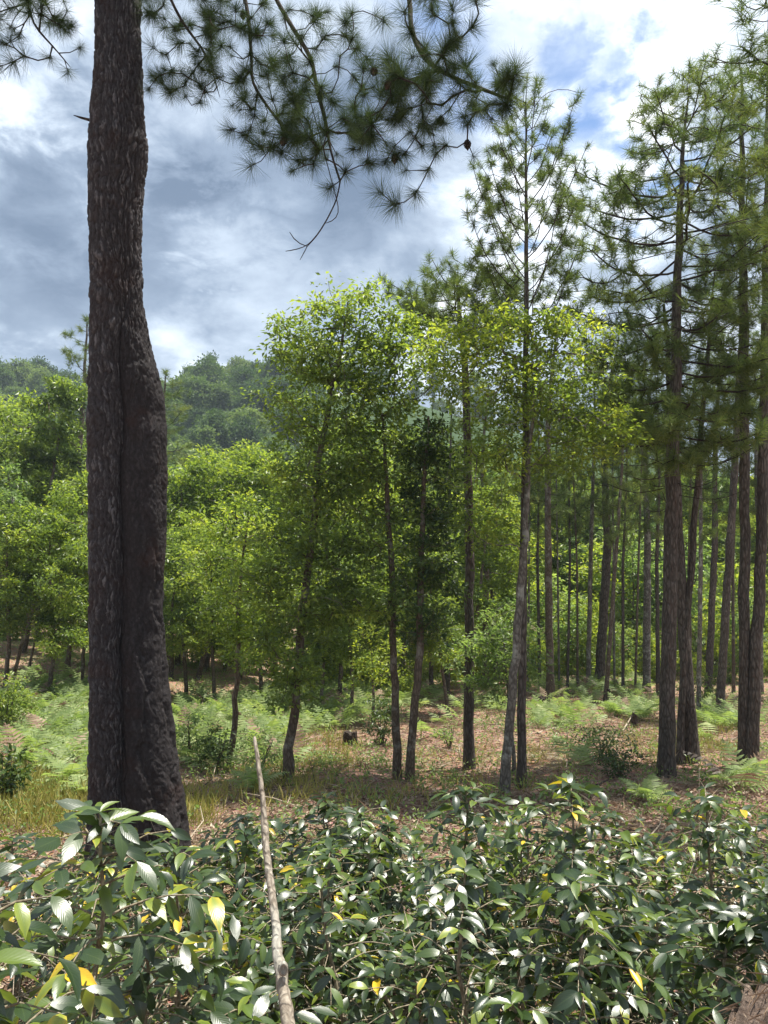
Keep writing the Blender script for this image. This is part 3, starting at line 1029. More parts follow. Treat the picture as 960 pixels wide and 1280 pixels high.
# ------------------------------------------------------------------ broad-leaved trees
def broadleaf(name, label, base, stems, blobs, mat, bark, leaf=0.075, per=120, clump=0.36, r_twig=0.006, group=None, cat='tree', shade=0.0, lo=0.35, density=1.0, flat=0.6, only_mesh=False, kn=1.6, kper=0.36, ksize=0.64, kspread=1.22):
    """stems: list of (points, radii); blobs: (centre, radii xyz, clump count, tint shift)"""
    base = np.asarray(base, float)
    gt = Geo()
    net = Net(14000)
    first = 0
    for pts, rads in stems:
        me, q_, r_ = trunk_mesh(pts, rads, bark, base, 10, 0.3, 0.016)
        bpy.data.meshes.remove(me)
        tube(gt, q_, r_, 10)
        ids = net.chain(q_)
        first = net.n
    skip = net.n
    T, S, SH = [], [], []
    for c_, rad, n_, sh in blobs:
        n_ = max(2, int(n_ * density * kn))
        rad = np.asarray(rad) * kspread
        u = rand_dirs(n_) * (rng.uniform(0, 1, n_)[:, None] ** 0.42)
        T.append(np.asarray(c_) + u * np.asarray(rad))
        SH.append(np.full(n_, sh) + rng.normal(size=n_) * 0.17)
    T = np.concatenate(T)
    SH = np.concatenate(SH)
    lo_i = int(first * lo) if len(stems) == 1 else 3
    net.grow(T, 0.22, 0.35, 0.02, lo_i, 0.07)
    gb = Geo()
    net.tubes(lambda l: gb, r_twig, 0.44, 5, skip=skip, rmax=float(np.max(stems[0][1])) * 0.5)
    gl = Geo()
    for e, ti in net.ends:
        m_ = max(4, int(per * kper * rng.uniform(0.5, 1.5)))
        cl = clump * ksize * rng.uniform(0.6, 1.4)
        off = rng.normal(size=(m_, 3)) * np.array([cl, cl, cl * flat]) * 0.62
        C = T[ti] + off
        D = unit(off * np.array([1, 1, 0.5]) / cl + rng.normal(size=(m_, 3)) * 0.65 + np.array([0, 0, -0.12]))
        U = unit(np.array([0, 0, 1.0]) + rng.normal(size=(m_, 3)) * 0.55)
        ln = leaf * 1.35 * rng.uniform(0.5, 1.35, m_)
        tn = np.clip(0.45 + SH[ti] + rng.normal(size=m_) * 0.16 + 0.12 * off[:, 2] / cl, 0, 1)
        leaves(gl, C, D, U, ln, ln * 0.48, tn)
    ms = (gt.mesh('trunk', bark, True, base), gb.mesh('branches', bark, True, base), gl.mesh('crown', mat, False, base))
    if only_mesh:
        return ms
    root = tag(link(name, None, loc=base), label, cat, group)
    link('trunk', ms[0], root)
    link('branches', ms[1], root)
    link('crown', ms[2], root, kind='stuff')
    return root


def pb(px, py, rx, ry, d, n, sh=0.0, depth=None):
    """a crown blob given in photo pixels at depth d"""
    k_ = d / FPX
    return (P(px, py, d), (rx * k_, (depth if depth else max(rx, ry) * 0.9 * k_), ry * k_), n, sh)


GR = 'broad-leaved trees in the clearing'
t_ = tpath(0, (357, 976), (368, 880), (380, 760), (392, 650), (400, 560), (412, 500), (430, 430), (436, 372))
d = t_[0][1]
broadleaf('broadleaf_tree', 'tall leafy tree with the highest bright crown, centre left, on a thin leaning trunk', t_[0],
          [(t_, [0.10, 0.09, 0.08, 0.07, 0.06, 0.05, 0.03, 0.012])],
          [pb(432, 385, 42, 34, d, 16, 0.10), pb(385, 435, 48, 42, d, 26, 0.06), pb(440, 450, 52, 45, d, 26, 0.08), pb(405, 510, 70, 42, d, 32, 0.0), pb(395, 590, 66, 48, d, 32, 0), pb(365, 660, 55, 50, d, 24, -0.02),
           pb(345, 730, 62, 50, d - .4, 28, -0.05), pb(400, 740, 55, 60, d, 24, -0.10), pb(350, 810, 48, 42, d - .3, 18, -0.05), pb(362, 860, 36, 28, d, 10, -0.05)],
          M_leaf_mid, M_bark_brown, 0.085, 135, 0.36, group=GR, lo=0.15)
t_ = tpath(0, (287, 962), (293, 905), (298, 850), (296, 780), (303, 700), (312, 640))
d = t_[0][1]
broadleaf('broadleaf_tree', 'thin crooked dark-stemmed tree with loose yellow-green foliage, right of the huge pine', t_[0],
          [(t_, [0.075, 0.065, 0.055, 0.045, 0.03, 0.012])],
          [pb(300, 650, 55, 42, d, 20, 0.12), pb(275, 700, 48, 40, d, 16, 0.08), pb(320, 735, 50, 50, d, 20, 0.02), pb(280, 770, 40, 35, d, 12, 0.0), pb(308, 800, 35, 30, d, 8, -.05)],
          M_leaf_bright, M_bark_brown, 0.085, 110, 0.36, group=GR, lo=0.3)
t_ = tpath(0, (498, 975), (494, 880), (491, 790), (488, 690), (482, 600), (478, 520))
d = t_[0][1]
broadleaf('broadleaf_tree', 'left of two close slender trunks in the centre, with a deep green crown', t_[0],
          [(t_, [0.085, 0.08, 0.07, 0.06, 0.045, 0.02])],
          [pb(485, 470, 62, 45, d, 24, 0.10), pb(525, 430, 42, 34, d, 16, 0.15), pb(500, 400, 24, 20, d, 6, 0.12), pb(470, 550, 65, 48, d, 32, 0.0), pb(460, 630, 60, 52, d, 28, -0.05), pb(470, 710, 65, 50, d, 28, -0.08), pb(455, 770, 50, 32, d, 12, -0.06)],
          M_leaf_mid, M_bark_brown, 0.085, 135, 0.38, group=GR, lo=0.3)
t_ = tpath(0, (511, 979), (517, 900), (524, 810), (526, 700), (530, 600), (536, 520))
d = t_[0][1]
broadleaf('broadleaf_tree', 'right of two close slender trunks in the centre, its stem hung with near-black foliage', t_[0],
          [(t_, [0.085, 0.08, 0.075, 0.06, 0.045, 0.02])],
          [pb(545, 560, 30, 34, d, 16, 0.0), pb(540, 630, 34, 36, d, 16, 0.05), pb(545, 700, 40, 40, d, 14, 0.15), pb(525, 760, 42, 38, d, 12, 0.2)],
          M_leaf_dark, M_bark_brown, 0.09, 140, 0.34, group=GR, lo=0.3)
t_ = tpath(0, (630, 992), (637, 900), (646, 800), (655, 690), (660, 600), (664, 520), (672, 440))
d = t_[0][1]
broadleaf('broadleaf_tree', 'pale grey lichen-blotched trunk leaning right, with a wide light yellow-green crown', t_[0],
          [(t_, [0.088, 0.083, 0.078, 0.066, 0.05, 0.032, 0.012])],
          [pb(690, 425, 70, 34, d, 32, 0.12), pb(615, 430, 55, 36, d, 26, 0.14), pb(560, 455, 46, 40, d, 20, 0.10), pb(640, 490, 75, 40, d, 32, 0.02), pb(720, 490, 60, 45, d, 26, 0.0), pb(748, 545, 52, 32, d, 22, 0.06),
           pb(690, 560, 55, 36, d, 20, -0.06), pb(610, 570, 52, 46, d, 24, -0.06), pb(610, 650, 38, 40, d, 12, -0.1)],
          M_leaf_bright, M_bark_grey, 0.075, 120, 0.36, group=GR, lo=0.42)
t_ = tpath(0, (641, 968), (640, 900), (632, 840), (628, 790))
d = t_[0][1]
broadleaf('sapling', 'bushy pale green sapling in front of the grey trunk', t_[0], [(t_, [0.04, 0.035, 0.028, 0.012])],
          [pb(625, 790, 52, 32, d, 26, 0.1), pb(600, 825, 30, 30, d, 12, 0.0), pb(650, 830, 40, 25, d, 14, 0.06), pb(612, 862, 26, 20, d, 7, 0)],
          M_leaf_grey, M_bark_grey, 0.075, 105, 0.3, group=GR, lo=0.4)
t_ = tpath(0, (468, 905), (466, 860), (464, 815))
d = t_[0][1]
broadleaf('sapling', 'bright bushy sapling beside the left slender trunk, reaching shoulder height', t_[0], [(t_, [0.05, 0.04, 0.015])],
          [pb(470, 815, 30, 26, d, 18, 0.12), pb(458, 840, 24, 20, d, 10, 0.05)], M_leaf_bright, M_bark_brown, 0.09, 100, 0.34, group=GR, lo=0.4)


def bush(label, px, py, w, h, mat, per=70, leaf=0.07, n=14, name='bush', sh=0.0, group='low bushes on the clearing floor'):
    f0 = on_ground(px, py)
    k_ = f0[1] / FPX
    st = []
    for i in range(4):
        a = rng.uniform(0, 6.28)
        st.append(([f0, f0 + np.array([math.cos(a) * w * k_ * .12, math.sin(a) * w * k_ * .12, h * k_ * .4]), f0 + np.array([math.cos(a) * w * k_ * .28, math.sin(a) * w * k_ * .28, h * k_ * .8])], [0.016, 0.012, 0.005]))
    return broadleaf(name, label, f0, st, [(f0 + np.array([0, 0, h * k_ * 0.52]), (w * k_ * 0.5, w * k_ * 0.45, h * k_ * 0.46), n, sh)], mat, M_bark_brown, leaf, per, min(0.28, w * k_ * 0.22), 0.004, group, 'bush', lo=0.0)


bush('dark rounded bush between the bright sapling and the slender trunks', 477, 932, 40, 62, M_leaf_dark, 110, 0.07, 20, sh=0.2)
bush('dark low bush on the brown pine straw right of the young pine', 752, 950, 62, 42, M_leaf_dark, 80, 0.055, 22, sh=0.15)
bush('small dark bush just behind the coffee shrubs, left of the full-crowned pine', 776, 972, 56, 32, M_leaf_dark, 80, 0.055, 16, sh=0.15)
bush('wide green bush between the twin right-edge trunks and the pale pine', 880, 880, 50, 34, M_leaf_mid, 80, 0.09, 14)
bush('tall leafy bush at the left edge above the ferns', 8, 918, 56, 75, M_leaf_mid, 110, 0.08, 26, sh=0.1)
bush('upright dark-leaved shrub at the left edge beside the yellow grass', 10, 1005, 44, 72, M_leaf_dark, 60, 0.09, 16, sh=0.25)
bush('dense dark bush at the foot of the crooked dark-stemmed tree', 270, 968, 40, 56, M_leaf_dark, 100, 0.06, 18, sh=0.25)
bush('soft grey-green bush against the right side of the huge pine', 238, 955, 50, 62, M_leaf_grey, 110, 0.05, 22, sh=-0.1)
bush('pale green bush left of the leaning tree with the highest crown', 322, 972, 66, 58, M_leaf_grey, 80, 0.05, 22, sh=-0.15)
bush('small bright bush at the foot of the flat-topped pine', 562, 935, 34, 28, M_leaf_grey, 60, 0.06, 9, sh=0.1)
bush('low yellowish bush right of the grey trunk', 707, 935, 46, 24, M_leaf_grey, 60, 0.05, 10, sh=0.1)
bush('small pale bush in front of the far thin trunks', 640, 915, 40, 22, M_leaf_grey, 60, 0.06, 9, sh=0.0)

# ------------------------------------------------------------------ background trees: a few kinds, copied
def local_tree(H, crown_lo, spread, ncl, leaf, per, clump, mat, bark, r0=0.12, lean=0.3, flat=0.6, sh=0.0):
    o0 = np.zeros(3)
    top = np.array([rng.normal() * lean, rng.normal() * lean, H * 0.9])
    pts = [o0, o0 * .5 + top * .3 + [rng.normal() * .12, rng.normal() * .12, 0], top * .65, top]
    bl = []
    for i in range(6):
        f = crown_lo + (1 - crown_lo) * (i + 0.5) / 6
        rr = spread * (0.55 + 0.75 * math.sin(math.pi * (0.15 + 0.75 * (i + .5) / 6)))
        a = rng.uniform(0, 6.28)
        off = np.array([math.cos(a), math.sin(a), 0]) * spread * 0.45
        bl.append((np.array([0, 0, H * f]) + off, (rr * .75, rr * .75, H * (1 - crown_lo) / 6 * 0.9), ncl // 6, sh + 0.05 * rng.normal()))
    return broadleaf('t', '', o0, [(pts, [r0, r0 * .85, r0 * .6, r0 * .2])], bl, mat, bark, leaf, per, clump, 0.012, only_mesh=True, flat=flat, lo=crown_lo * 0.8, kn=1.0, kper=0.9, ksize=0.8, kspread=1.1)


kinds = {
    'bright': [local_tree(10, 0.30, 1.9, 108, 0.15, 120, 0.42, M_leaf_bright, M_bark_brown) for _ in range(3)],
    'mid': [local_tree(10, 0.34, 1.9, 108, 0.15, 120, 0.42, M_leaf_mid, M_bark_brown) for _ in range(3)],
    'pale': [local_tree(10, 0.22, 1.7, 96, 0.15, 110, 0.42, M_leaf_grey, M_bark_grey) for _ in range(2)],
}
ORD = ['first', 'second', 'third', 'fourth', 'fifth', 'sixth', 'seventh', 'eighth', 'ninth', 'tenth', 'eleventh', 'twelfth', 'thirteenth', 'fourteenth', 'fifteenth', 'sixteenth', 'seventeenth', 'eighteenth', 'nineteenth', 'twentieth']
TENS = {2: 'twenty', 3: 'thirty', 4: 'forty', 5: 'fifty', 6: 'sixty', 7: 'seventy', 8: 'eighty', 9: 'ninety'}


def ordw(i):
    if i < 20:
        return ORD[i]
    t, u = divmod(i + 1, 10)
    if u == 0:
        return {9: 'ninetieth', 8: 'eightieth', 3: 'thirtieth', 4: 'fortieth', 5: 'fiftieth', 6: 'sixtieth', 7: 'seventieth', 2: 'twentieth'}[t]
    return TENS[t] + '-' + ORD[u - 1]


def copy_kind(ms, label, loc, scale, group, cat='tree', name='broadleaf_tree', zs=1.0, lean=0.06):
    root = tag(link(name, None, loc=loc), label, cat, group)
    R = rotz_to(np.array([rng.normal() * lean, rng.normal() * lean, 1.0]), rng.uniform(0, 6.28))
    R = R * np.array([[1, 1, zs]])
    for nm, me in zip(('trunk', 'branches', 'crown'), ms):
        place(me, nm, root, (0, 0, 0), R, scale, 'stuff' if nm == 'crown' else None)
    return root


# (photo column, crown top row, depth, kind); the depth sets how large the tree must be
left_row = [(-30, 450, 36, 'mid'), (30, 445, 38, 'mid'), (-15, 560, 29, 'pale'), (85, 560, 33, 'mid'), (62, 590, 27, 'bright'), (130, 560, 36, 'bright'), (8, 600, 27, 'mid'), (105, 640, 29, 'mid'), (165, 570, 35, 'mid'),
            (215, 560, 36, 'bright'), (258, 545, 40, 'bright'), (300, 560, 38, 'bright'), (235, 640, 30, 'bright'), (205, 660, 27, 'mid'), (270, 660, 28, 'bright'), (328, 640, 31, 'bright'), (345, 560, 42, 'mid'), (50, 500, 44, 'mid'), (-60, 520, 40, 'mid'), (180, 690, 29, 'bright'),
            (385, 600, 34, 'mid'), (425, 610, 30, 'bright'), (455, 560, 38, 'mid'), (400, 700, 27, 'mid'), (500, 600, 34, 'bright'), (440, 720, 26, 'mid')]
right_row = [(540, 600, 34, 'mid'), (580, 610, 31, 'bright'), (620, 600, 36, 'bright'), (655, 660, 29, 'mid'), (560, 700, 27, 'mid'), (690, 630, 38, 'bright'), (720, 670, 32, 'pale'), (755, 640, 36, 'pale'), (790, 660, 33, 'bright'), (815, 630, 39, 'pale'),
             (850, 650, 34, 'bright'), (885, 640, 37, 'bright'), (915, 660, 33, 'mid'), (945, 640, 36, 'bright'), (980, 650, 34, 'mid'), (700, 720, 28, 'pale'), (770, 710, 29, 'mid'), (865, 740, 27, 'mid'), (905, 720, 30, 'bright'), (960, 730, 28, 'bright'),
             (670, 600, 46, 'pale'), (740, 590, 48, 'mid'), (800, 590, 46, 'bright'), (870, 580, 48, 'pale'), (930, 580, 46, 'bright'), (1010, 600, 44, 'mid'), (600, 560, 44, 'mid')]
for rowname, row in (('left-hand', left_row), ('right-hand', right_row)):
    row = sorted(row)
    cnts = {}
    for (px_, py_, d_, kd) in row:
        d_ = d_ if px_ < 650 else max(d_ + 8, 50)
        f0 = base_at(px_, d_)
        top = P(px_, py_, d_)[2]
        H = (top - f0[2]) * (0.91 if px_ < 120 else 0.96)
        word = {'bright': 'bright yellow-green', 'mid': 'deep green', 'pale': 'pale green'}[kd]
        i = cnts.get(kd, 0)
        cnts[kd] = i + 1
        copy_kind(kinds[kd][rng.integers(len(kinds[kd]))], f'{ordw(i)} {word} tree from the left in the {rowname} wall of forest', f0, max(0.55, H / 10.2) if H < 12 else 1.15, f'trees of the {rowname} forest edge', zs=1.0 if H < 12 else H / 11.7)
# a deeper belt closes the view under the crowns
deep = []
for d_ in (54, 66):
    for k_ in range(22):
        px_ = -60 + k_ * 50 + rng.uniform(-18, 18)
        deep.append((px_, d_ + rng.uniform(-4, 4)))
deep.sort()
for i, (px_, d_) in enumerate(deep):
    f0 = base_at(px_, d_)
    kd = ('mid', 'bright', 'mid', 'pale')[rng.integers(4)]
    target = np.interp(px_, [0, 100, 200, 350, 420, 600, 700, 960], [500, 540, 600, 590, 540, 560, 590, 590])
    H = P(px_, target + rng.uniform(-15, 25), d_)[2] - f0[2]
    copy_kind(kinds[kd][rng.integers(len(kinds[kd]))], f'{ordw(i)} tree from the left in the deepest belt of the forest', f0, H / 10.2, 'trees deep in the forest', zs=1.0)


# leafy undergrowth along the forest edge
ug = [local_tree(3.4, 0.02, 1.0, 60, 0.11, 60, 0.32, M_leaf_bright, M_bark_brown, 0.03, sh=.2), local_tree(3.4, 0.02, 1.0, 60, 0.12, 60, 0.32, M_leaf_bright, M_bark_brown, 0.03, sh=.05), local_tree(3.4, 0.02, 1.0, 60, 0.11, 60, 0.32, M_leaf_grey, M_bark_brown, 0.03, sh=.15)]
us = []
for k_ in range(34):
    px_ = 395 + k_ * 18 + rng.uniform(-9, 9)
    us.append((px_, (rng.uniform(37.5, 42) if k_ % 2 else rng.uniform(43, 47)) if px_ > 640 else rng.uniform(31, 42)))
for k_ in range(16):
    us.append((-20 + k_ * 24 + rng.uniform(-9, 9), rng.uniform(38, 48)))
us.sort()
for i, (px_, d_) in enumerate(us):
    kd = rng.integers(3)
    copy_kind(ug[kd], f'{ordw(i)} leafy undergrowth shrub from the left along the forest edge', base_at(px_, d_), rng.uniform(0.7, 1.3) * (1.0 if d_ < 42 or px_ < 640 else 1.8), 'undergrowth along the forest edge', 'shrub', 'undergrowth_shrub', zs=rng.uniform(.8, 1.2))

# thin bare trunks at the left forest edge
thin = [(15, 852, [(28, 800), (34, 770), (36, 740), (42, 690)], 0.07), (36, 842, [(40, 815), (44, 800)], 0.05), (247, 850, [(258, 810), (268, 770), (276, 720)], 0.10), (222, 832, [(224, 800), (232, 760), (238, 700)], 0.10),
        (280, 838, [(286, 810), (292, 770)], 0.07), (108, 790, [(109, 740), (110, 690)], 0.11), (78, 785, [(79, 740), (77, 690)], 0.10), (62, 786, [(60, 740), (62, 690)], 0.09), (18, 786, [(17, 740), (20, 690)], 0.08), (92, 788, [(90, 750), (92, 700)], 0.06),
        (422, 838, [(426, 790), (430, 740)], 0.10), (435, 842, [(434, 790), (437, 740)], 0.08), (412, 835, [(410, 790), (408, 740)], 0.08), (392, 838, [(396, 800), (402, 750)], 0.07), (560, 868, [(562, 820), (566, 770)], 0.07)]
thin.sort()
for i, (px_, py_, up, r_) in enumerate(thin):
    f0 = on_ground(px_, py_)
    pts = [f0] + [P(a, c, f0[1]) for a, c in up]
    me, _, _ = trunk_mesh(pts, np.linspace(r_, r_ * 0.6, len(pts)) * f0[1] / 30, M_bark_brown, f0, 8, 0.3, 0.02)
    root = tag(link('understorey_tree', None, loc=f0), f'{ordw(i)} thin dark bare trunk from the left along the shaded forest edge', 'tree', 'thin trunks at the forest edge')
    link('trunk', me, root)
# pale dead leaning limb at the far left
f0 = on_ground(-70, 830)
pts = [f0, P(-30, 800, f0[1]), P(10, 745, f0[1]), P(35, 715, f0[1]), P(62, 688, f0[1])]
me, _, _ = trunk_mesh(pts, [0.10, 0.09, 0.075, 0.06, 0.03], M_bark_grey, f0, 8, 0.3, 0.03)
tag(link('dead_tree', me, loc=f0), 'pale bare dead stem leaning right across the left-edge foliage', 'dead tree')

# slender pines further back on the right, and one on the left, all of three kinds
def local_pine(H, seed):
    global rng
    keep, rng = rng, np.random.default_rng(seed)
    pts = [np.zeros(3), np.array([rng.normal() * .15, rng.normal() * .15, H * .4]), np.array([rng.normal() * .25, rng.normal() * .25, H * .75]), np.array([rng.normal() * .3, rng.normal() * .3, H])]
    r = pine('x', np.zeros(3), pts, [0.17, 0.145, 0.10, 0.03], [(0.42, 1.1), (0.62, 1.7), (0.78, 1.8), (0.92, 1.3), (1, .5)], 34, lambda f: 0.05 + 0.6 * max(0, f - 0.55), 7, 'far', tsize=1.35, dead=4, rlimb=0.008, mat=(M_bark_pine, M_bark_brown, M_bark_grey)[seed % 3])
    rng = keep
    return r


protos = [local_pine(15.0, 900 + i) for i in range(3)]


def copy_tree(o, parent=None):
    c = o.copy()
    COL.objects.link(c)
    if parent is not None:
        c.parent = parent
    for ch in o.children:
        copy_tree(ch, c)
    return c


far_p = [(688, 872, 690, 400, 1.0), (748, 860, 762, 420, 1.2), (757, 878, 781, 470, 0.55), (735, 862, 742, 440, 0.6), (808, 864, 813, 430, 1.0), (823, 868, 824, 460, 0.5), (885, 870, 897, 420, 0.85), (873, 898, 880, 450, 0.6), (949, 868, 954, 440, 0.9), (709, 866, 713, 470, 0.35), (722, 864, 717, 480, 0.3), (779, 866, 783, 480, 0.4), (794, 868, 802, 470, 0.3), (917, 866, 917, 460, 0.4), (675, 862, 672, 470, 0.4), (863, 866, 858, 470, 0.45), (975, 872, 978, 420, 0.9), (557, 862, 563, 480, 0.5), (607, 860, 611, 480, 0.8), (660, 864, 663, 470, 0.3), (699, 863, 694, 500, 0.28), (768, 862, 765, 480, 0.3)]
far_p.sort()
for i, (bx, by, tx, ty, s_) in enumerate(far_p):
    f0 = on_ground(bx, by)
    f0 = f0 if f0[1] < 46 else base_at(bx, 46)
    top = P(tx, ty, f0[1] + rng.uniform(-1, 1))
    ax = top - f0
    r = protos[i % 3] if i < 3 else copy_tree(protos[i % 3])
    H = np.linalg.norm(ax)
    R = rotz_to(ax, rng.uniform(0, 6.28))
    m_ = np.eye(4)
    w_ = s_ * f0[1] / 32
    m_[:3, :3] = R * np.array([[w_, w_, H / 15.0]])
    m_[:3, 3] = f0
    r.matrix_basis = Matrix(m_.tolist())
    tag(r, f'{ordw(i)} slender straight pine from the left in the back row of trunks', 'pine tree', 'slender pines in the back row')
for lab, bx, ty, d_ in (('slim pine with layered boughs half hidden by the left side of the huge pine', 96, 405, 42), ('pine showing beyond the right side of the huge trunk, against the hill', 196, 470, 46)):
    f0 = base_at(bx, d_)
    H = P(bx, ty, d_)[2] - f0[2]
    r = copy_tree(protos[1])
    m_ = np.eye(4)
    m_[:3, :3] = rotz_to(np.array([0.0, 0, 1]), 1.0) * np.array([[1.25, 1.25, H / 15.0]])
    m_[:3, 3] = f0
    r.matrix_basis = Matrix(m_.tolist())
    tag(r, lab, 'pine tree', 'pines among the left-hand trees')

# ------------------------------------------------------------------ the wooded hill
hk = []
for i in range(5):
    gg = Geo()
    tall = i == 4
    H = 13.0 if tall else 11.0
    for c_ in range(44 if not tall else 30):
        u = rand_dirs(1)[0]
        if tall:
            f = rng.uniform(0.35, 1.0)
            cpos = np.array([u[0], u[1], 0]) * 3.0 * (1.15 - f) + np.array([0, 0, H * f])
            cl = 0.9
        else:
            u[2] = abs(u[2]) if rng.random() < .8 else u[2]
            cpos = np.array([0, 0, H * 0.58]) + u * np.array([3.6, 3.6, H * 0.40]) * rng.uniform(0.75, 1.0)
            cl = 1.0
        m_ = 78
        off = rng.normal(size=(m_, 3)) * cl * np.array([.62, .62, .45])
        ln = rng.uniform(0.35, 0.7, m_)
        sh = rng.normal() * 0.12
        leaves(gg, cpos + off, unit(off + rng.normal(size=(m_, 3)) * .5), unit(off * 0.5 + [0, 0, 1.0] + rng.normal(size=(m_, 3)) * .4), ln, ln * 0.7, np.clip(0.45 + sh + rng.normal(size=m_) * .12, 0, 1))
    tube(gg, [(0, 0, -1), (0, 0, H * 0.5), (0, 0, H * 0.8)], [0.3, 0.22, 0.08], 6, 0.1)
    hk.append(gg.mesh('hillside_tree', M_hill))
pts = []
tries = rng.uniform(size=(9000, 2))
for u, v in tries:
    y = 105 + 175 * v
    x = (-0.58 + 0.95 * u) * y
    px_ = 480 + FPX * x / y
    if px_ < -25 or px_ > 985 or (px_ > 400 and v < 0.75):
        continue
    sp = 6.9 if px_ < 420 else 11
    if all((x - a) ** 2 + (y - c) ** 2 > sp * sp for a, c in pts):
        pts.append((x, y))
bands = {'foot': [], 'lower slope': [], 'middle slope': [], 'upper slope': [], 'shoulder': [], 'skyline': []}
for x, y in pts:
    k_ = 'foot' if y < 135 else 'lower slope' if y < 165 else 'middle slope' if y < 195 else 'upper slope' if y < 220 else 'shoulder' if y < 245 else 'skyline'
    bands[k_].append((x / y, x, y))
nh = 0
for k_, lst in bands.items():
    for i, (_, x, y) in enumerate(sorted(lst)):
        hi = int(rng.choice(5, p=[.22, .22, .22, .2, .14]))
        o = link('hillside_tree', hk[hi], loc=gpt(x, y) - [0, 0, .5])
        s_ = rng.uniform(0.6, 1.3)
        o.scale = (s_, s_, s_ * rng.uniform(0.85, 1.2))
        o.rotation_euler = (0, 0, rng.uniform(0, 6.28))
        tag(o, f'{ordw(i)} {["rounded", "pointed"][hi == 4]} tree from the left on the far hill, {k_}', 'tree', f'trees on the {k_} of the far hill')
        nh += 1
print('hill trees', nh)

# ------------------------------------------------------------------ ferns, grass, litter
def frond(n=13, L=1.0, seed=0, fine=True):
    r_ = np.random.default_rng(seed)
    gg = Geo()
    s_ = np.linspace(0, 1, n)
    ax = np.stack([0 * s_, s_ * L * 0.86, L * (0.55 * s_ - 0.50 * s_ ** 2.0)], 1)
    tube(gg, ax, np.linspace(0.008, 0.002, n) * L, 4, 0.6, cap=False)
    for i in range(3, n):
        for sgn in (-1, 1):
            for j in range(1):
                wl = 0.30 * L * math.sin(math.pi * min(1, 0.28 + 0.72 * s_[i])) + 0.03
                c_ = ax[i]
                D = unit(np.array([sgn * 1.0, 0.45, -0.18 + 0.1 * r_.normal()]))
                fwd = np.array([0, 1.0, 0.1])
                # a pinna: three toothed steps
                w0 = 0.042 * L
                V = [c_ - fwd * w0 * .5, c_ + fwd * w0 * .5]
                for q_ in (0.35, 0.7):
                    V += [c_ + D * wl * q_ - fwd * w0 * (1 - q_) * .9, c_ + D * wl * q_ + fwd * w0 * (1 - q_) * .9]
                V.append(c_ + D * wl + np.array([0, 0, -0.03 * L]))
                tn = np.clip(0.5 + 0.15 * r_.normal(), 0, 1)
                if fine:
                    gg.add(np.array(V), [[0, 1, 3, 2], [2, 3, 5, 4]], tn)
                    gg.add(np.array([V[4], V[5], V[6]]), [[0, 1, 2]], 0.6)
                else:
                    gg.add(np.array([V[0], V[1], V[3], V[2]]), [[0, 1, 2, 3]], tn)
                    gg.add(np.array([V[2], V[3], V[6]]), [[0, 1, 2]], tn)
    return gg


frond_g = [frond(15, 1.0, 60 + i) for i in range(4)]
frond_me = [f.mesh('fern_frond', M_fern) for f in frond_g]


def frond_flat(gg):
    V = np.concatenate(gg.V)
    A = np.concatenate(gg.A)
    L, LT = np.concatenate(gg.L), np.concatenate(gg.LT)
    st = np.concatenate([[0], np.cumsum(LT)[:-1]])
    q4 = np.stack([L[st[LT == 4] + i] for i in range(4)], 1)
    q3 = np.stack([L[st[LT == 3] + i] for i in range(3)], 1)
    return V, A, q4, q3


frond_small = [frond_flat(frond(11, 1.0, 80 + i, False)) for i in range(4)]


def fern(label, px, py, size, n=11, group='large ferns'):
    f0 = on_ground(px, py)
    root = tag(link('fern', None, loc=f0), label, 'fern', group)
    for i in range(n):
        a = i / n * 6.283 + rng.uniform(-.3, .3)
        el = rng.uniform(0.2, 0.85)
        R = np.array(Matrix.Rotation(a, 3, 'Z') @ Matrix.Rotation(el, 3, 'X'))
        place(frond_me[rng.integers(4)], 'frond', root, (0, 0, 0), R, size * rng.uniform(0.7, 1.1))


fern('arching pale fern left of the huge pine, beside the yellow grass', 88, 985, 0.85, 13)
fern('fern touching the left side of the huge pine trunk', 112, 995, 0.8, 11)
fern('fern at the left of the bright fern bank under the left-edge bush', 45, 965, 0.9, 12)
fern('fern right of the huge pine between the crooked tree and the stake tip', 318, 988, 0.75, 12)
fern('yellow-green fern near the twin right-edge trunks, above the coffee shrubs', 930, 985, 0.8, 9)
fern('fern on the pine straw below the pale right-hand pine', 912, 905, 0.8, 11)
fern('fern in front of the full-crowned pine, just above the coffee shrubs', 812, 1005, 0.7, 9)
fern('fern left of the full-crowned pine in the bracken bank', 800, 900, 0.9, 12)
fern('fern beside the small cut stump in the bracken bank', 768, 896, 0.9, 12)


def inside(px, py, polys):
    w = 0
    for (cx, cy, rx, ry, k) in polys:
        q_ = ((px - cx) / rx) ** 2 + ((py - cy) / ry) ** 2
        w = max(w, k * max(0, 1.25 - q_))
    return min(1, w)


def scatter(n, d0, d1, keep=None, spread=0.62, power=1.0):
    """points on the ground in view, thinned by keep(px, py, x, y)"""
    y = np.sqrt(rng.uniform(d0 ** 2, d1 ** 2, n)) if power == 1.0 else d0 + (d1 - d0) * rng.uniform(size=n) ** power
    x = rng.uniform(-spread, spread, n) * y
    z = G(x, y)
    px = 480 + FPX * x / y
    py = 660 - FPX * (z - EYE) / y
    if keep is None:
        m_ = np.ones(n, bool)
    else:
        m_ = rng.uniform(size=n) < np.array([keep(a, c, u, v) for a, c, u, v in zip(px, py, x, y)])
    return np.stack([x, y, z], 1)[m_]


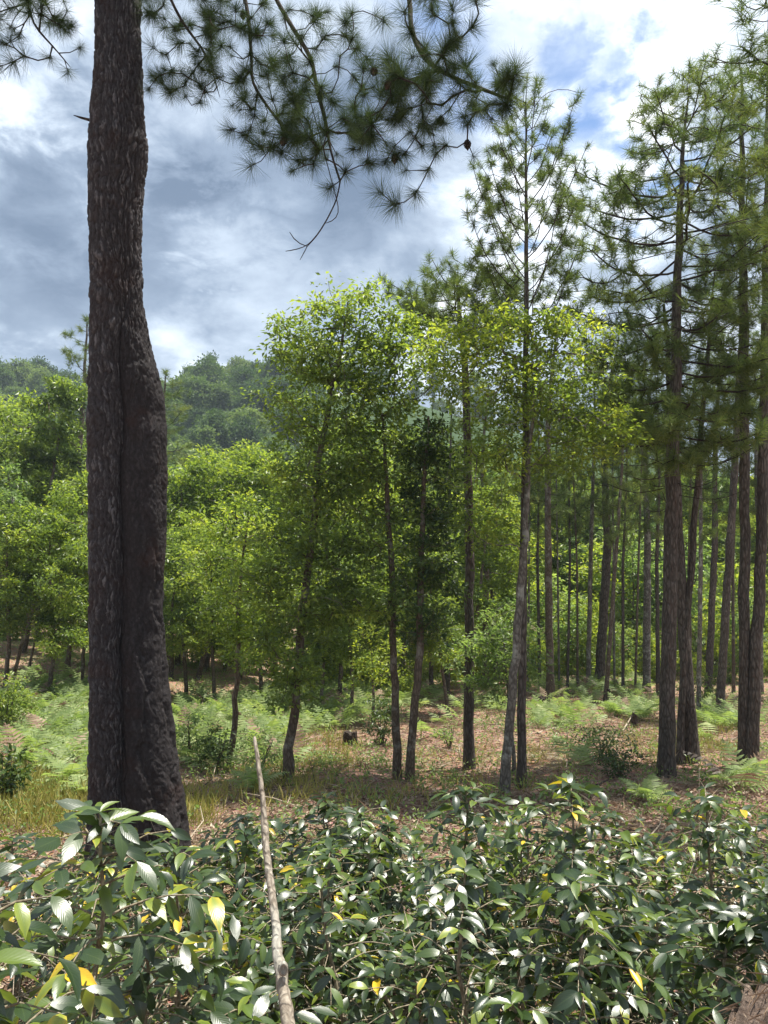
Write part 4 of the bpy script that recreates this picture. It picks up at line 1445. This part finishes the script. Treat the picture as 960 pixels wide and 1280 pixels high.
fern_areas = [(60, 900, 85, 50, 1), (85, 955, 50, 25, .8), (250, 905, 40, 35, .7), (330, 900, 70, 35, .8), (420, 870, 75, 40, 1), (300, 950, 70, 25, .6), (560, 915, 40, 14, .25), (735, 866, 80, 13, .5), (790, 890, 45, 10, .5),
              (700, 900, 40, 15, .4), (900, 905, 50, 20, .4), (600, 890, 40, 14, .3), (730, 960, 40, 10, .15), (930, 975, 30, 15, .35), (120, 830, 60, 12, .4), (500, 875, 50, 16, .35)]
S = scatter(11500, 9, 48, lambda a, c, x, y: inside(a, c, fern_areas))
g = Geo()
for p_ in S:
    kf = rng.integers(2, 5)
    for _ in range(kf):
        V, A, q4, q3 = frond_small[rng.integers(4)]
        R = np.array(Matrix.Rotation(rng.uniform(0, 6.28), 3, 'Z') @ Matrix.Rotation(rng.uniform(0.15, 1.0), 3, 'X')) * rng.uniform(0.5, 1.15)
        W = V @ R.T + p_
        sh = rng.normal() * .12
        n0 = g.n
        dead = int(rng.random() < 0.09)
        g.add(W, q4, np.clip(A + sh, 0, 1), dead)
        g.L.append((q3 + n0).ravel())
        g.LT.append(np.full(len(q3), 3))
        g.M.append(np.full(len(q3), dead, np.int64))
tag(link('bracken', g.mesh('bracken', [M_fern, M_litter]), kind='stuff'), 'bank of light green bracken ferns covering the clearing floor', 'ferns')
print('bracken', len(S), g.n)

# small weeds
S = scatter(5200, 6, 45, lambda a, c, x, y: 0.25 + 0.75 * (vnoise(x, y, 3.5, 12) > .55))
g = Geo()
for p_ in S:
    m_ = rng.integers(10, 30)
    C = p_ + rng.normal(size=(m_, 3)) * np.array([.13, .13, .03]) + np.array([0, 0, 1]) * rng.uniform(0.02, .25, m_)[:, None]
    ln = rng.uniform(.04, .10, m_)
    leaves(g, C, rand_dirs(m_) + [0, 0, .3], np.array([0, 0, 1.0]) + rng.normal(size=(m_, 3)) * .5, ln, ln * .5, np.clip(rng.normal(.5, .18, m_) + rng.normal() * .1, 0, 1))
tag(link('weeds', g.mesh('weeds', M_leaf_grey), kind='stuff'), 'small leafy weeds scattered over the clearing floor', 'weeds')

# grass
grass_areas = [(60, 1000, 100, 50, 1), (240, 1010, 40, 30, .5), (340, 985, 90, 25, .25), (470, 1000, 90, 15, .12), (860, 930, 90, 40, .08), (600, 960, 120, 40, .04), (400, 940, 60, 30, .15)]
S = scatter(60000, 6, 26, lambda a, c, x, y: inside(a, c, grass_areas))
g = Geo()
n = len(S)
for k_ in range(4):
    C = S + rng.normal(size=(n, 3)) * np.array([.07, .07, 0])
    D = unit(np.array([0, 0, 1.0]) + rng.normal(size=(n, 3)) * .45)
    leaves(g, C, D, rand_dirs(n), rng.uniform(.12, .38, n), 0.010, np.clip(rng.normal(.55, .22, n), 0, 1), 0.0)
tag(link('grass', g.mesh('grass', M_grass), kind='stuff'), 'sunlit yellow grass growing left of and behind the huge pine', 'grass')

# leaf litter and pine straw
S = np.concatenate([scatter(42000, 3.5, 14, None), scatter(30000, 9, 34, None)])
n = len(S)
g = Geo()
D = unit(rng.normal(size=(n, 3)) * np.array([1, 1, .3]))
sz = rng.uniform(.05, .13, n)
leaves(g, S + [0, 0, .015], D, unit(np.array([0, 0, 1.0]) + rng.normal(size=(n, 3)) * .45), sz, sz * rng.uniform(.12, .55, n), np.clip(rng.normal(.5, .25, n), 0, 1), 0.25)
S = scatter(34000, 8, 32, lambda a, c, x, y: 0.35 + 0.65 * (x > -2))
n = len(S)
leaves(g, S + [0, 0, .03], unit(rng.normal(size=(n, 3)) * np.array([1, 1, .22])), unit(np.array([0, 0, 1.0]) + rng.normal(size=(n, 3)) * .3), rng.uniform(.2, .45, n), 0.014, np.clip(rng.normal(.62, .25, n), 0, 1), 0.0)
tag(link('leaf_litter', g.mesh('leaf_litter', M_litter), kind='stuff'), 'reddish brown dead leaves and pine straw over the ground', 'leaf litter')

g = Geo()
for p_ in scatter(750, 7, 32, None):
    a = rng.uniform(0, 6.28)
    ln = rng.uniform(.2, 1.1)
    q_ = np.array([math.cos(a), math.sin(a), 0.12]) * ln
    k_ = np.array([-q_[1], q_[0], 0]) * rng.normal() * .2
    tube(g, [p_ + [0, 0, .02], p_ + q_ * .5 + k_ + [0, 0, .02], p_ + q_], [.012, .009, .004], 4, .5, int(rng.random() < .5))
tag(link('fallen_twigs', g.mesh('fallen_twigs', [M_dry, M_twig]), kind='stuff'), 'small fallen twigs scattered on the clearing floor', 'twigs')

# fallen sticks, stumps
def stick(label, pts, r_, mat, name='fallen_branch', cat='branch', group=None):
    f0 = pts[0]
    gg = Geo()
    tube(gg, densify(np.array(pts), .15), np.linspace(r_, r_ * .45, len(densify(np.array(pts), .15))), 7)
    tag(link(name, gg.mesh(name, mat, True, f0), loc=f0), label, cat, group)


def gp(px, py, up=0.03):
    q_ = on_ground(px, py)
    q_[2] += up
    return q_


stick('long bleached fallen branch lying left of the small cut stump', [gp(672, 918), gp(690, 912), gp(712, 908), gp(730, 906)], .035, M_dry, group='fallen branches')
stick('pale branch propped against the small cut stump', [gp(778, 915), gp(785, 908, .12), gp(793, 900, .3)], .03, M_dry, group='fallen branches')
stick('short pale fallen branch right of the small cut stump', [gp(800, 912), gp(812, 913, .05), gp(822, 912)], .03, M_dry, group='fallen branches')
stick('dark fallen stick on the straw above the coffee shrubs, left of the full-crowned pine', [gp(742, 985), gp(765, 978, .08), gp(785, 968)], .02, M_twig, group='fallen branches')
stick('long thin pale stick lying in front of the full-crowned pine', [gp(790, 975), gp(820, 978, .06), gp(860, 982)], .014, M_dry, group='fallen branches')
stick('fallen branch pointing up beside the right foot of the leaning leafy tree', [gp(395, 985), gp(390, 970, .15), gp(386, 960, .25)], .012, M_twig, group='fallen branches')
stick('grey fallen log in the shade under the left forest edge', [gp(275, 876), gp(295, 872, .06), gp(315, 876)], .06, M_bark_grey, group='fallen branches')


def stump(label, px, py, r_, h_):
    f0 = on_ground(px, py)
    gg = Geo()
    k_ = 14
    n_ = 6
    a = np.linspace(0, 6.283, k_, endpoint=False)
    prof = [(1.35, -0.1), (1.12, .15), (1.0, .45), (.97, .85), (.93, 1.0), (.55, .93)]
    V = []
    jag = rng.normal(size=k_) * 0.10
    for i, (rr, hh) in enumerate(prof):
        for j in range(k_):
            w = 1 + .10 * math.sin(3 * a[j] + 1) + .04 * rng.normal()
            V.append([f0[0] + math.cos(a[j]) * r_ * rr * w, f0[1] + math.sin(a[j]) * r_ * rr * w, f0[2] + h_ * (hh + (jag[j] if i >= 3 else 0))])
    i = np.arange(n_ - 1)[:, None] * k_
    j = np.arange(k_)[None]
    gg.add(np.array(V), np.stack([i + j, i + (j + 1) % k_, i + k_ + (j + 1) % k_, i + k_ + j], -1).reshape(-1, 4))
    gg.add(np.array(V[-k_:]), np.arange(k_)[None])
    tag(link('tree_stump', gg.mesh('tree_stump', M_stump, False, f0), loc=f0), label, 'stump', 'tree stumps')


stump('broad dark stump among the bracken, left of the dark rounded bush', 437, 931, .19, .34)
stump('small upright cut stump in front of the bracken bank on the right', 793, 910, .10, .40)
stump('low dark stump far back, left of the thin dark trunks', 680, 882, .22, .35)
stump('thin broken stump standing on the straw left of the small cut stump', 713, 902, .05, .42)
stump('slim cut stake-like stump below the thin pale pine', 761, 880, .07, .55)

# ------------------------------------------------------------------ coffee shrubs
def coffee_leaf(seed, tint, nu=4, nv=7):
    r_ = np.random.default_rng(seed)
    gg = Geo()
    V, UVs = [], []
    droop, cup, twist = r_.uniform(.15, .8), r_.uniform(-.1, .45), r_.normal() * .25
    ph = r_.uniform(0, 6.28)
    hw = r_.uniform(.155, .20)
    for j in range(nv + 1):
        v = j / nv
        w = hw * (math.sin(math.pi * min(1, v ** 0.85)) ** 0.8) + 0.004 if v < .999 else 0.004
        if v > .85:
            w *= 0.75
        for i in range(nu + 1):
            u = (i - nu / 2) / (nu / 2)
            z = cup * abs(u) ** 1.3 * w * 1.1 - droop * v ** 2 * 0.6 + 0.014 * math.sin(v * 22 + ph + u) * abs(u)
            x = u * w
            c_, s_ = math.cos(twist * v), math.sin(twist * v)
            V.append([x * c_ - z * s_, v * (1 - .18 * droop * v), x * s_ + z * c_])
            UVs.append([u, v, 0])
    F = [[j * (nu + 1) + i, j * (nu + 1) + i + 1, (j + 1) * (nu + 1) + i + 1, (j + 1) * (nu + 1) + i] for j in range(nv) for i in range(nu)]
    V = np.array(V)
    tn = np.full(len(V), tint)
    if tint > .55:
        tn = np.clip(tint + 0.12 * np.array([abs(u[0]) - .5 for u in UVs]), 0, 1)
    gg.add(V, F, tn)
    me = gg.mesh('coffee_leaf', M_coffee, True)
    at = me.attributes.new('leafuv', 'FLOAT_VECTOR', 'POINT')
    at.data.foreach_set('vector', np.array(UVs, np.float32).ravel())
    return me, V, np.array(F), tn, np.array(UVs)


LK = [coffee_leaf(500 + i, t) for i, t in enumerate([.08, .14, .2, .24, .3, .16, .34, .26, .42, .5, .6, .72, .9])]
LKL = [coffee_leaf(500 + i, t, 2, 4) for i, t in enumerate([.08, .14, .2, .24, .3, .16, .34, .26, .42, .5, .6, .72, .9])]   # coarser, for the leaves deep inside
LPROB = np.array([1, 1, 1, 1, 1, 1, 1, 1, 1.4, 1.3, .8, .35, .12])
LPROB /= LPROB.sum()


def coffee(label, px, top_py, d, nobj, width=1.0, leafsize=0.135, dense=1.0, stems=1, lo=0.22, yellow=1.0, topx=None):
    f0 = base_at(px, d)
    top = P(topx if topx else px, top_py + 10, d)
    leafsize *= 0.88
    dense *= 1.15
    lo *= 0.6
    H = top[2] - f0[2]
    root = tag(link('coffee_shrub', None, loc=f0), label, 'coffee shrub', 'coffee shrubs in the foreground')
    gs, gb = Geo(), Geo()
    L = []      # leaf positions: base, direction, normal, size
    for s_ in range(stems):
        sp = np.array([rng.normal(), rng.normal(), 0]) * (.16 if stems > 1 else .02)
        n_ = 10
        f = np.linspace(0, 1, n_)
        S_ = f0 + (top - f0) * f[:, None] * (1 if s_ == 0 else rng.uniform(.75, .95)) + sp * (0.3 + f[:, None]) + np.cumsum(rng.normal(size=(n_, 3)) * .012, 0) * np.array([1, 1, 0])
        S_[0] = f0 + [sp[0] * .3, sp[1] * .3, -.05]
        tube(gs, S_, np.linspace(.016, .005, n_), 7)
        Hs = S_[-1, 2] - f0[2]
        nn = int(Hs * (1 - lo) / 0.050 * min(1.15, dense))
        az = rng.uniform(0, 6.28)
        for k_ in range(nn):
            h = lo + (1 - lo) * (k_ + rng.uniform(0, .6)) / nn
            h = min(h, .99)
            az += math.pi / 2 + rng.uniform(-.35, .35)
            p0 = np.array([np.interp(h, f, S_[:, i]) for i in range(3)])
            for sd_ in (0, math.pi):
                a = az + sd_ + rng.uniform(-.25, .25)
                prof = (1 - h) ** .55 * 0.62 + .08
                ln = width * prof * rng.uniform(.65, 1.15)
                hor = np.array([math.cos(a), math.sin(a), 0])
                side = np.array([-hor[1], hor[0], 0])
                m_ = max(3, int(ln / .055))
                q_ = np.linspace(0, 1, m_)[:, None]
                rise = .25 + .45 * h
                B = p0 + hor * ln * q_ + np.array([0, 0, 1]) * (ln * (rise * q_ - (.42 + .25 * (1 - h)) * q_ ** 2)) + side * (rng.normal() * .12 * ln * q_ ** 2)
                bare = rng.random() < (.42 if h < .5 else .08)
                tube(gb, B, np.linspace(.0048, .0018, m_), 4, .5)
                if bare:
                    continue
                for i in range(m_):
                    if q_[i, 0] < (.30 if ln > .25 else 0.0):
                        continue
                    t_ = unit(B[min(i + 1, m_ - 1)] - B[max(i - 1, 0)])
                    for sg in (-1, 1):
                        if rng.random() > .86 * min(1.2, dense):
                            continue
                        D = unit(t_ * rng.uniform(.35, .8) + side * sg * rng.uniform(.6, 1.0) + np.array([0, 0, rng.uniform(-.75, .15) + .25 * h]))
                        N = unit(np.array([0, 0, 1.0]) + rng.normal(size=3) * .38)
                        L.append((B[i], D, N, leafsize * rng.uniform(.6, 1.15)))
                L.append((B[-1], unit(t_ + rng.normal(size=3) * .3), unit(np.array([0, 0, 1.0]) + rng.normal(size=3) * .3), leafsize * rng.uniform(.6, 1)))
        # the growing tip: a spray of young leaves
        for k_ in range(6):
            a = k_ * 1.05 + rng.uniform(-.3, .3)
            L.append((S_[-1], unit(np.array([math.cos(a), math.sin(a), rng.uniform(.0, .7)])), unit(np.array([0, 0, 1.0]) + rng.normal(size=3) * .25), leafsize * rng.uniform(.6, 1.0)))
    link('stem', gs.mesh('stem', M_stem, True, f0), root)
    link('branches', gb.mesh('branches', M_stem, True, f0), root)
    # the leaves that show largest become parts of their own
    eye = np.array([0, 0, EYE])
    score = np.array([l_[3] / np.linalg.norm(l_[0] - eye) * (.35 + abs(l_[2] @ unit(eye - l_[0]))) - .004 * (l_[0][1] - d) for l_ in L])
    inview = np.array([abs(l_[0][0] / l_[0][1]) < .53 and (l_[0][2] - EYE) / l_[0][1] > -.70 for l_ in L])
    order = np.argsort(-(score + inview))
    gj = Geo()
    uvj = []
    pr = LPROB.copy()
    pr[11:] *= yellow
    pr /= pr.sum()
    for rank, ix in enumerate(order):
        p_, D, N, sz = L[ix]
        X = unit(np.cross(D, N))
        Z = np.cross(X, D)
        R = np.stack([X, D, Z], 1)
        k_ = int(rng.choice(len(LK), p=pr))
        me, V, F, tn, uv = LK[k_]
        if rank < nobj:
            place(me, 'leaf', root, p_ - f0, R, sz)
        else:
            me, V, F, tn, uv = LKL[k_]
            gj.add((V * sz) @ R.T + p_, F, np.clip(tn + rng.normal() * .03, 0, 1))
            uvj.append(uv)
    if uvj:
        me = gj.mesh('foliage', M_coffee, True, f0)
        at = me.attributes.new('leafuv', 'FLOAT_VECTOR', 'POINT')
        at.data.foreach_set('vector', np.concatenate(uvj).astype(np.float32).ravel())
        link('foliage', me, root, kind='stuff')
    return len(L)


rows_c = [
    # label, column, top row, depth, leaf objects, width, leaf size, density, stems, low, yellow
    ('nearest coffee shrub at the left, large leaves in front of the huge pine', 100, 1010, 2.6, 150, .85, .15, .85, 1, .38, 2.0),
    ('coffee shrub cut by the left frame edge, with big yellow leaves', -35, 1075, 1.9, 70, .8, .15, .8, 1, .4, 5.0),
    ('coffee shrub between the nearest left shrub and the grey stake', 235, 1052, 3.4, 140, .9, .14, .95, 1, .25, 2.2),
    ('low coffee shrub at the bottom left corner, half bare', 175, 1170, 2.7, 90, .8, .14, .7, 2, .3, 2.5),
    ('coffee shrub right behind the grey stake, with some yellow leaves', 300, 1012, 5.2, 120, 1.0, .135, 1.1, 2, .25, 4.0),
    ('coffee shrub just right of the grey stake, mid row', 395, 1075, 4.0, 120, .9, .125, .85, 2, .2, 1.2),
    ('coffee shrub with a raised leafy tip below the leaning leafy tree', 405, 993, 5.6, 110, 1.0, .13, 1.1, 2, .25, 1.2),
    ('coffee shrub below the two close slender trunks, back row', 492, 1002, 5.3, 110, 1.05, .13, 1.15, 2, .25, .6),
    ('thin coffee shrub with bare lower twigs, left of the middle', 470, 1110, 3.5, 120, .85, .125, .8, 2, .25, 1.0),
    ('tall coffee shrub with a dark rounded top, below the flat-topped pine', 588, 982, 4.5, 150, .85, .135, 1.2, 1, .25, .6),
    ('slender coffee shrub in front of the dark rounded-top shrub', 582, 1080, 3.3, 130, .8, .13, .8, 1, .25, .8),
    ('coffee shrub with sunlit leaves below the grey trunk, back row', 655, 1022, 5.5, 100, 1.0, .13, 1.1, 2, .25, 1.0),
    ('tallest coffee shrub, its pale tip rising below the dark low bush', 727, 967, 4.3, 150, .85, .145, 1.0, 1, .2, 1.4),
    ('coffee shrub with a single bright upright leaf whorl, right of the middle', 715, 1085, 3.2, 140, .75, .135, .85, 1, .25, .6),
    ('coffee shrub in the back row, left of the right-hand clump', 800, 1040, 5.2, 90, 1.0, .13, 1.1, 2, .25, 1.0),
    ('coffee shrub with upright tip below the full-crowned pine', 885, 990, 4.5, 150, .9, .14, 1.2, 1, .25, .7),
    ('densest dark coffee shrub, glossy hanging leaves, lower right', 878, 1062, 3.3, 190, .85, .145, 1.5, 2, .12, .25),
    ('coffee shrub at the right frame edge, back row', 955, 1012, 4.6, 110, .95, .135, 1.1, 2, .2, .7),
    ('coffee shrub at the right frame edge in front of the dense dark one', 985, 1110, 3.2, 80, .8, .135, 1.0, 1, .2, .6),
    ('small bare-branched coffee shrub low in the middle of the foreground', 640, 1150, 3.9, 90, .8, .12, .6, 2, .25, 1.0),
    ('low coffee shrub between the middle whorl and the dense dark shrub', 790, 1130, 4.0, 100, .8, .125, .8, 2, .2, .8),
    ('coffee shrub cut by the left frame edge, back row', 20, 1045, 5.0, 70, 1.0, .13, .9, 2, .25, 2.0),
    ('coffee shrub at the foot of the huge pine, back row', 195, 1035, 5.8, 90, 1.0, .13, .9, 2, .25, 2.0),
    ('low coffee shrub at the bottom edge beside the grey stake', 400, 1200, 3.1, 80, .7, .125, .7, 2, .3, 1.5),
    ('coffee shrub filling the gap below the sapling, back row', 545, 1040, 5.9, 80, 1.0, .13, 1.1, 2, .25, 1.0),
    ('low coffee shrub at the bottom edge left of the dense dark shrub', 770, 1225, 3.0, 80, .6, .13, .8, 2, .3, .6),
    ('low coffee shrub at the bottom edge under the middle', 555, 1215, 3.2, 80, .7, .125, .8, 2, .3, .8),
    ('coffee shrub in the back row under the tall leafy tree, right of the stake tip', 350, 1012, 6.2, 70, 1.0, .13, 1.1, 2, .2, 1.0),
    ('coffee shrub in the back row under the left slender trunk', 455, 1010, 6.3, 70, 1.0, .13, 1.1, 2, .2, .8),
    ('coffee shrub in the back row just left of the young pine foot', 625, 1010, 6.4, 70, 1.0, .13, 1.1, 2, .2, .8),
    ('coffee shrub in the back row between the tallest shrub and the full-crowned pine', 770, 1018, 6.2, 70, 1.0, .13, 1.1, 2, .2, .8),
    ('coffee shrub in the back row below the twin right-edge trunks', 915, 1018, 6.0, 70, 1.0, .13, 1.1, 2, .2, .8),
    ('coffee shrub in the back row right of the huge pine foot', 265, 1030, 6.3, 60, 1.0, .13, 1.0, 2, .2, 2.5),
    ('coffee shrub in the back row left of the huge pine foot', 100, 1045, 6.2, 50, 1.0, .13, .9, 2, .2, 2.0),
    ('coffee shrub hidden low between the stake and the thin middle shrub', 440, 1075, 4.7, 80, .95, .125, 1.1, 2, .15, 1.0),
    ('coffee shrub filling the hedge left of the bright whorl, half shaded', 655, 1075, 4.5, 80, .95, .125, 1.1, 2, .15, 1.0),
    ('coffee shrub filling the hedge right of the bright whorl', 815, 1080, 4.4, 80, .95, .125, 1.1, 2, .15, .6),
    ('coffee shrub filling the hedge under the dark rounded-top shrub', 530, 1090, 4.3, 80, .95, .125, 1.1, 2, .15, .8),
    ('coffee shrub behind the nearest left shrub, yellowing', 150, 1085, 4.4, 70, .95, .125, 1.0, 2, .2, 4.0),
    ('coffee shrub left of the grey stake in the second row, yellowing', 300, 1085, 4.4, 80, .95, .125, 1.0, 2, .15, 3.0),
]
tot = 0
for r_ in rows_c:
    tot += coffee(r_[0], r_[1], r_[2], r_[3], r_[4], r_[5], r_[6], r_[7], r_[8], r_[9], r_[10])
print('coffee leaves', tot)

# dry stalks standing among the shrubs
g = Geo()
for p_ in scatter(420, 3.0, 6.8, None):
    a = rng.uniform(0, 6.28)
    ln = rng.uniform(.25, .8)
    q_ = np.array([math.cos(a), math.sin(a), rng.uniform(.2, 1.2)])
    mid_ = p_ + q_ * ln * .5
    tube(g, [p_, mid_, mid_ + (q_ + rng.normal(size=3) * .5) * ln * .5], [.004, .003, .0015], 4)
tag(link('dry_stalks', g.mesh('dry_stalks', M_dry), kind='stuff'), 'pale dry stalks tangled below the coffee shrubs', 'stalks')

# ------------------------------------------------------------------ the grey stake
prof = [(318, 921, 1.95, 4.5), (321, 945, 1.93, 6), (325, 985, 1.90, 7), (330, 1030, 1.86, 9), (334, 1065, 1.82, 10.5), (338, 1100, 1.78, 11), (341, 1131, 1.74, 11.5), (344, 1165, 1.70, 12.5), (347, 1195, 1.66, 13.5), (351, 1208, 1.645, 18),
        (354, 1220, 1.63, 17.5), (356, 1240, 1.61, 17), (359, 1262, 1.58, 17), (363, 1300, 1.53, 18), (372, 1400, 1.42, 19)]
C = np.array([P(a, c, d_) for a, c, d_, _ in prof])
R_ = np.array([w * .44 * d_ / FPX for _, _, d_, w in prof])
bot = C[-1] + (C[-1] - C[-2]) * 2.2
bot[2] = float(G(bot[0], bot[1])) - .1
C = np.concatenate([C, (C[-1:] + bot) / 2, bot[None]])
R_ = np.concatenate([R_, [R_[-1], R_[-1]]])
seg = np.concatenate([[0], np.cumsum(np.linalg.norm(np.diff(C, axis=0), axis=1))])
s_ = np.linspace(0, seg[-1], 150)
Cs = np.stack([np.interp(s_, seg, C[:, i]) for i in range(3)], 1)
Rs = np.interp(s_, seg, R_)
for nd in (.12, .26, .33, .47, .53):
    Rs = Rs * (1 + .16 * np.exp(-((s_ / seg[-1] - nd) / .008) ** 2))
Cs[1:-1] += rng.normal(size=(148, 3)) * .0006
q_ = s_ / seg[-1]
Cs[:, 0] += .004 * np.interp(q_, [0, .08, .15, .24, .3, .38, .46, .6, 1], [0, 1, -.6, .7, -.8, .5, -.4, .3, 0])
stake_base = bot.copy()
g = Geo()
tube(g, Cs, Rs, 14)
stake = tag(link('stake', None, loc=stake_base), 'thin grey knotted wooden stake leaning left in the foreground', 'stake')
link('pole', g.mesh('pole', M_stake, True, stake_base), stake)
g = Geo()
kc = P(354, 1211, 1.615)
nrm = unit(np.array([.25, -1, .1]))
u = unit(np.cross(nrm, [0, 0, 1]))
w = np.cross(u, nrm)
k_ = 14
a = np.linspace(0, 6.283, k_, endpoint=False)
V = []
for rr, o_z in ((.0125, -.004), (.0120, .004), (.0085, .006), (.006, .001), (.0025, -.001)):
    V += [kc + u * math.cos(t) * rr * .85 + w * math.sin(t) * rr * 1.15 + nrm * o_z for t in a]
i = np.arange(4)[:, None] * k_
j = np.arange(k_)[None]
g.add(np.array(V), np.stack([i + j, i + (j + 1) % k_, i + k_ + (j + 1) % k_, i + k_ + j], -1).reshape(-1, 4))
g.add(np.array(V[-k_:]), np.arange(k_)[None])
link('knot', g.mesh('knot', M_stake, True, stake_base), stake)

# ------------------------------------------------------------------ straw-covered mound at the lower right
D_m = 2.75
mc = P(1040, 1345, D_m)
mz = float(G(mc[0], mc[1]))
hm = P(1000, 1250, D_m)[2] - mz
n_, k_ = 30, 60
g = Geo()
V = []
for i in range(n_):
    f = i / (n_ - 1)
    for j in range(k_):
        a = j / k_ * 6.283
        rr = .42 * math.sin(f * math.pi / 2) ** .8
        x, y = mc[0] + math.cos(a) * rr, mc[1] + math.sin(a) * rr
        bump = 1 + .10 * (float(vnoise(x * 9, y * 9, 1, 21)) - .5)
        V.append([x, y, mz - .05 + (hm + .05) * (math.cos(f * math.pi / 2) ** .7) * bump + .02 * rng.normal()])
i = np.arange(n_ - 1)[:, None] * k_
j = np.arange(k_)[None]
g.add(np.array(V), np.stack([i + j, i + k_ + j, i + k_ + (j + 1) % k_, i + (j + 1) % k_], -1).reshape(-1, 4))
f0 = np.array([mc[0], mc[1], mz])
mound = tag(link('mound', None, loc=f0), 'brown mound covered in dry pine needles at the bottom right corner', 'mound')
mt, nb = new_mat('mound_earth')
tcn = nb.n('ShaderNodeTexCoord')
n1 = nb.noise(tcn.outputs['Object'], 14, 7, .65)
n2 = nb.noise(tcn.outputs['Object'], 60, 5, .7)
col = nb.ramp(nb.m('ADD', nb.m('MULTIPLY', n1, .5), nb.m('MULTIPLY', n2, .5)), [(.3, (.05, .035, .026)), (.5, (.15, .105, .08)), (.7, (.33, .26, .21))])
p = nb.n('ShaderNodeBsdfPrincipled', i_Base_Color=col, i_Roughness=.95)
bp = nb.n('ShaderNodeBump', i_Strength=1.0, i_Distance=.02, i_Height=nb.m('ADD', n1, n2))
mt.node_tree.links.new(bp.outputs[0], p.inputs['Normal'])
link('earth', g.mesh('earth', finish(mt, nb, p.outputs[0]), True, f0), mound)
V = np.array(V)
gn = Geo()
pk = V[rng.integers(0, len(V), 900)]
leaves(gn, pk + [0, 0, .008], unit(rng.normal(size=(900, 3)) * [1, 1, .35]), np.array([0, 0, 1.0]) + rng.normal(size=(900, 3)) * .3, rng.uniform(.06, .2, 900), .004, np.clip(rng.normal(.6, .25, 900), 0, 1), 0)
link('dry_needles', gn.mesh('dry_needles', M_litter, False, f0), mound, kind='stuff')

# ------------------------------------------------------------------ air
bb = Geo()
x0, x1, y0, y1, z0, z1 = -365, 365, -65, 426, -22, 92
bb.add(np.array([[x0, y0, z0], [x1, y0, z0], [x1, y1, z0], [x0, y1, z0], [x0, y0, z1], [x1, y0, z1], [x1, y1, z1], [x0, y1, z1]], float), [[0, 3, 2, 1], [4, 5, 6, 7], [0, 1, 5, 4], [1, 2, 6, 5], [2, 3, 7, 6], [3, 0, 4, 7]])
mt, nb = new_mat('hazy_air')
v = nb.n('ShaderNodeVolumePrincipled')
v.inputs['Color'].default_value = (0.74, 0.87, 1.0, 1)
v.inputs['Density'].default_value = 0.00034
v.inputs['Anisotropy'].default_value = 0.2
o = nb.n('ShaderNodeOutputMaterial')
mt.node_tree.links.new(v.outputs[0], o.inputs['Volume'])
link('haze', bb.mesh('haze', mt), kind='stuff')
print('objects', len(scene.objects), 'tris', sum(len(m.loops) - 2 * len(m.polygons) for m in bpy.data.meshes))
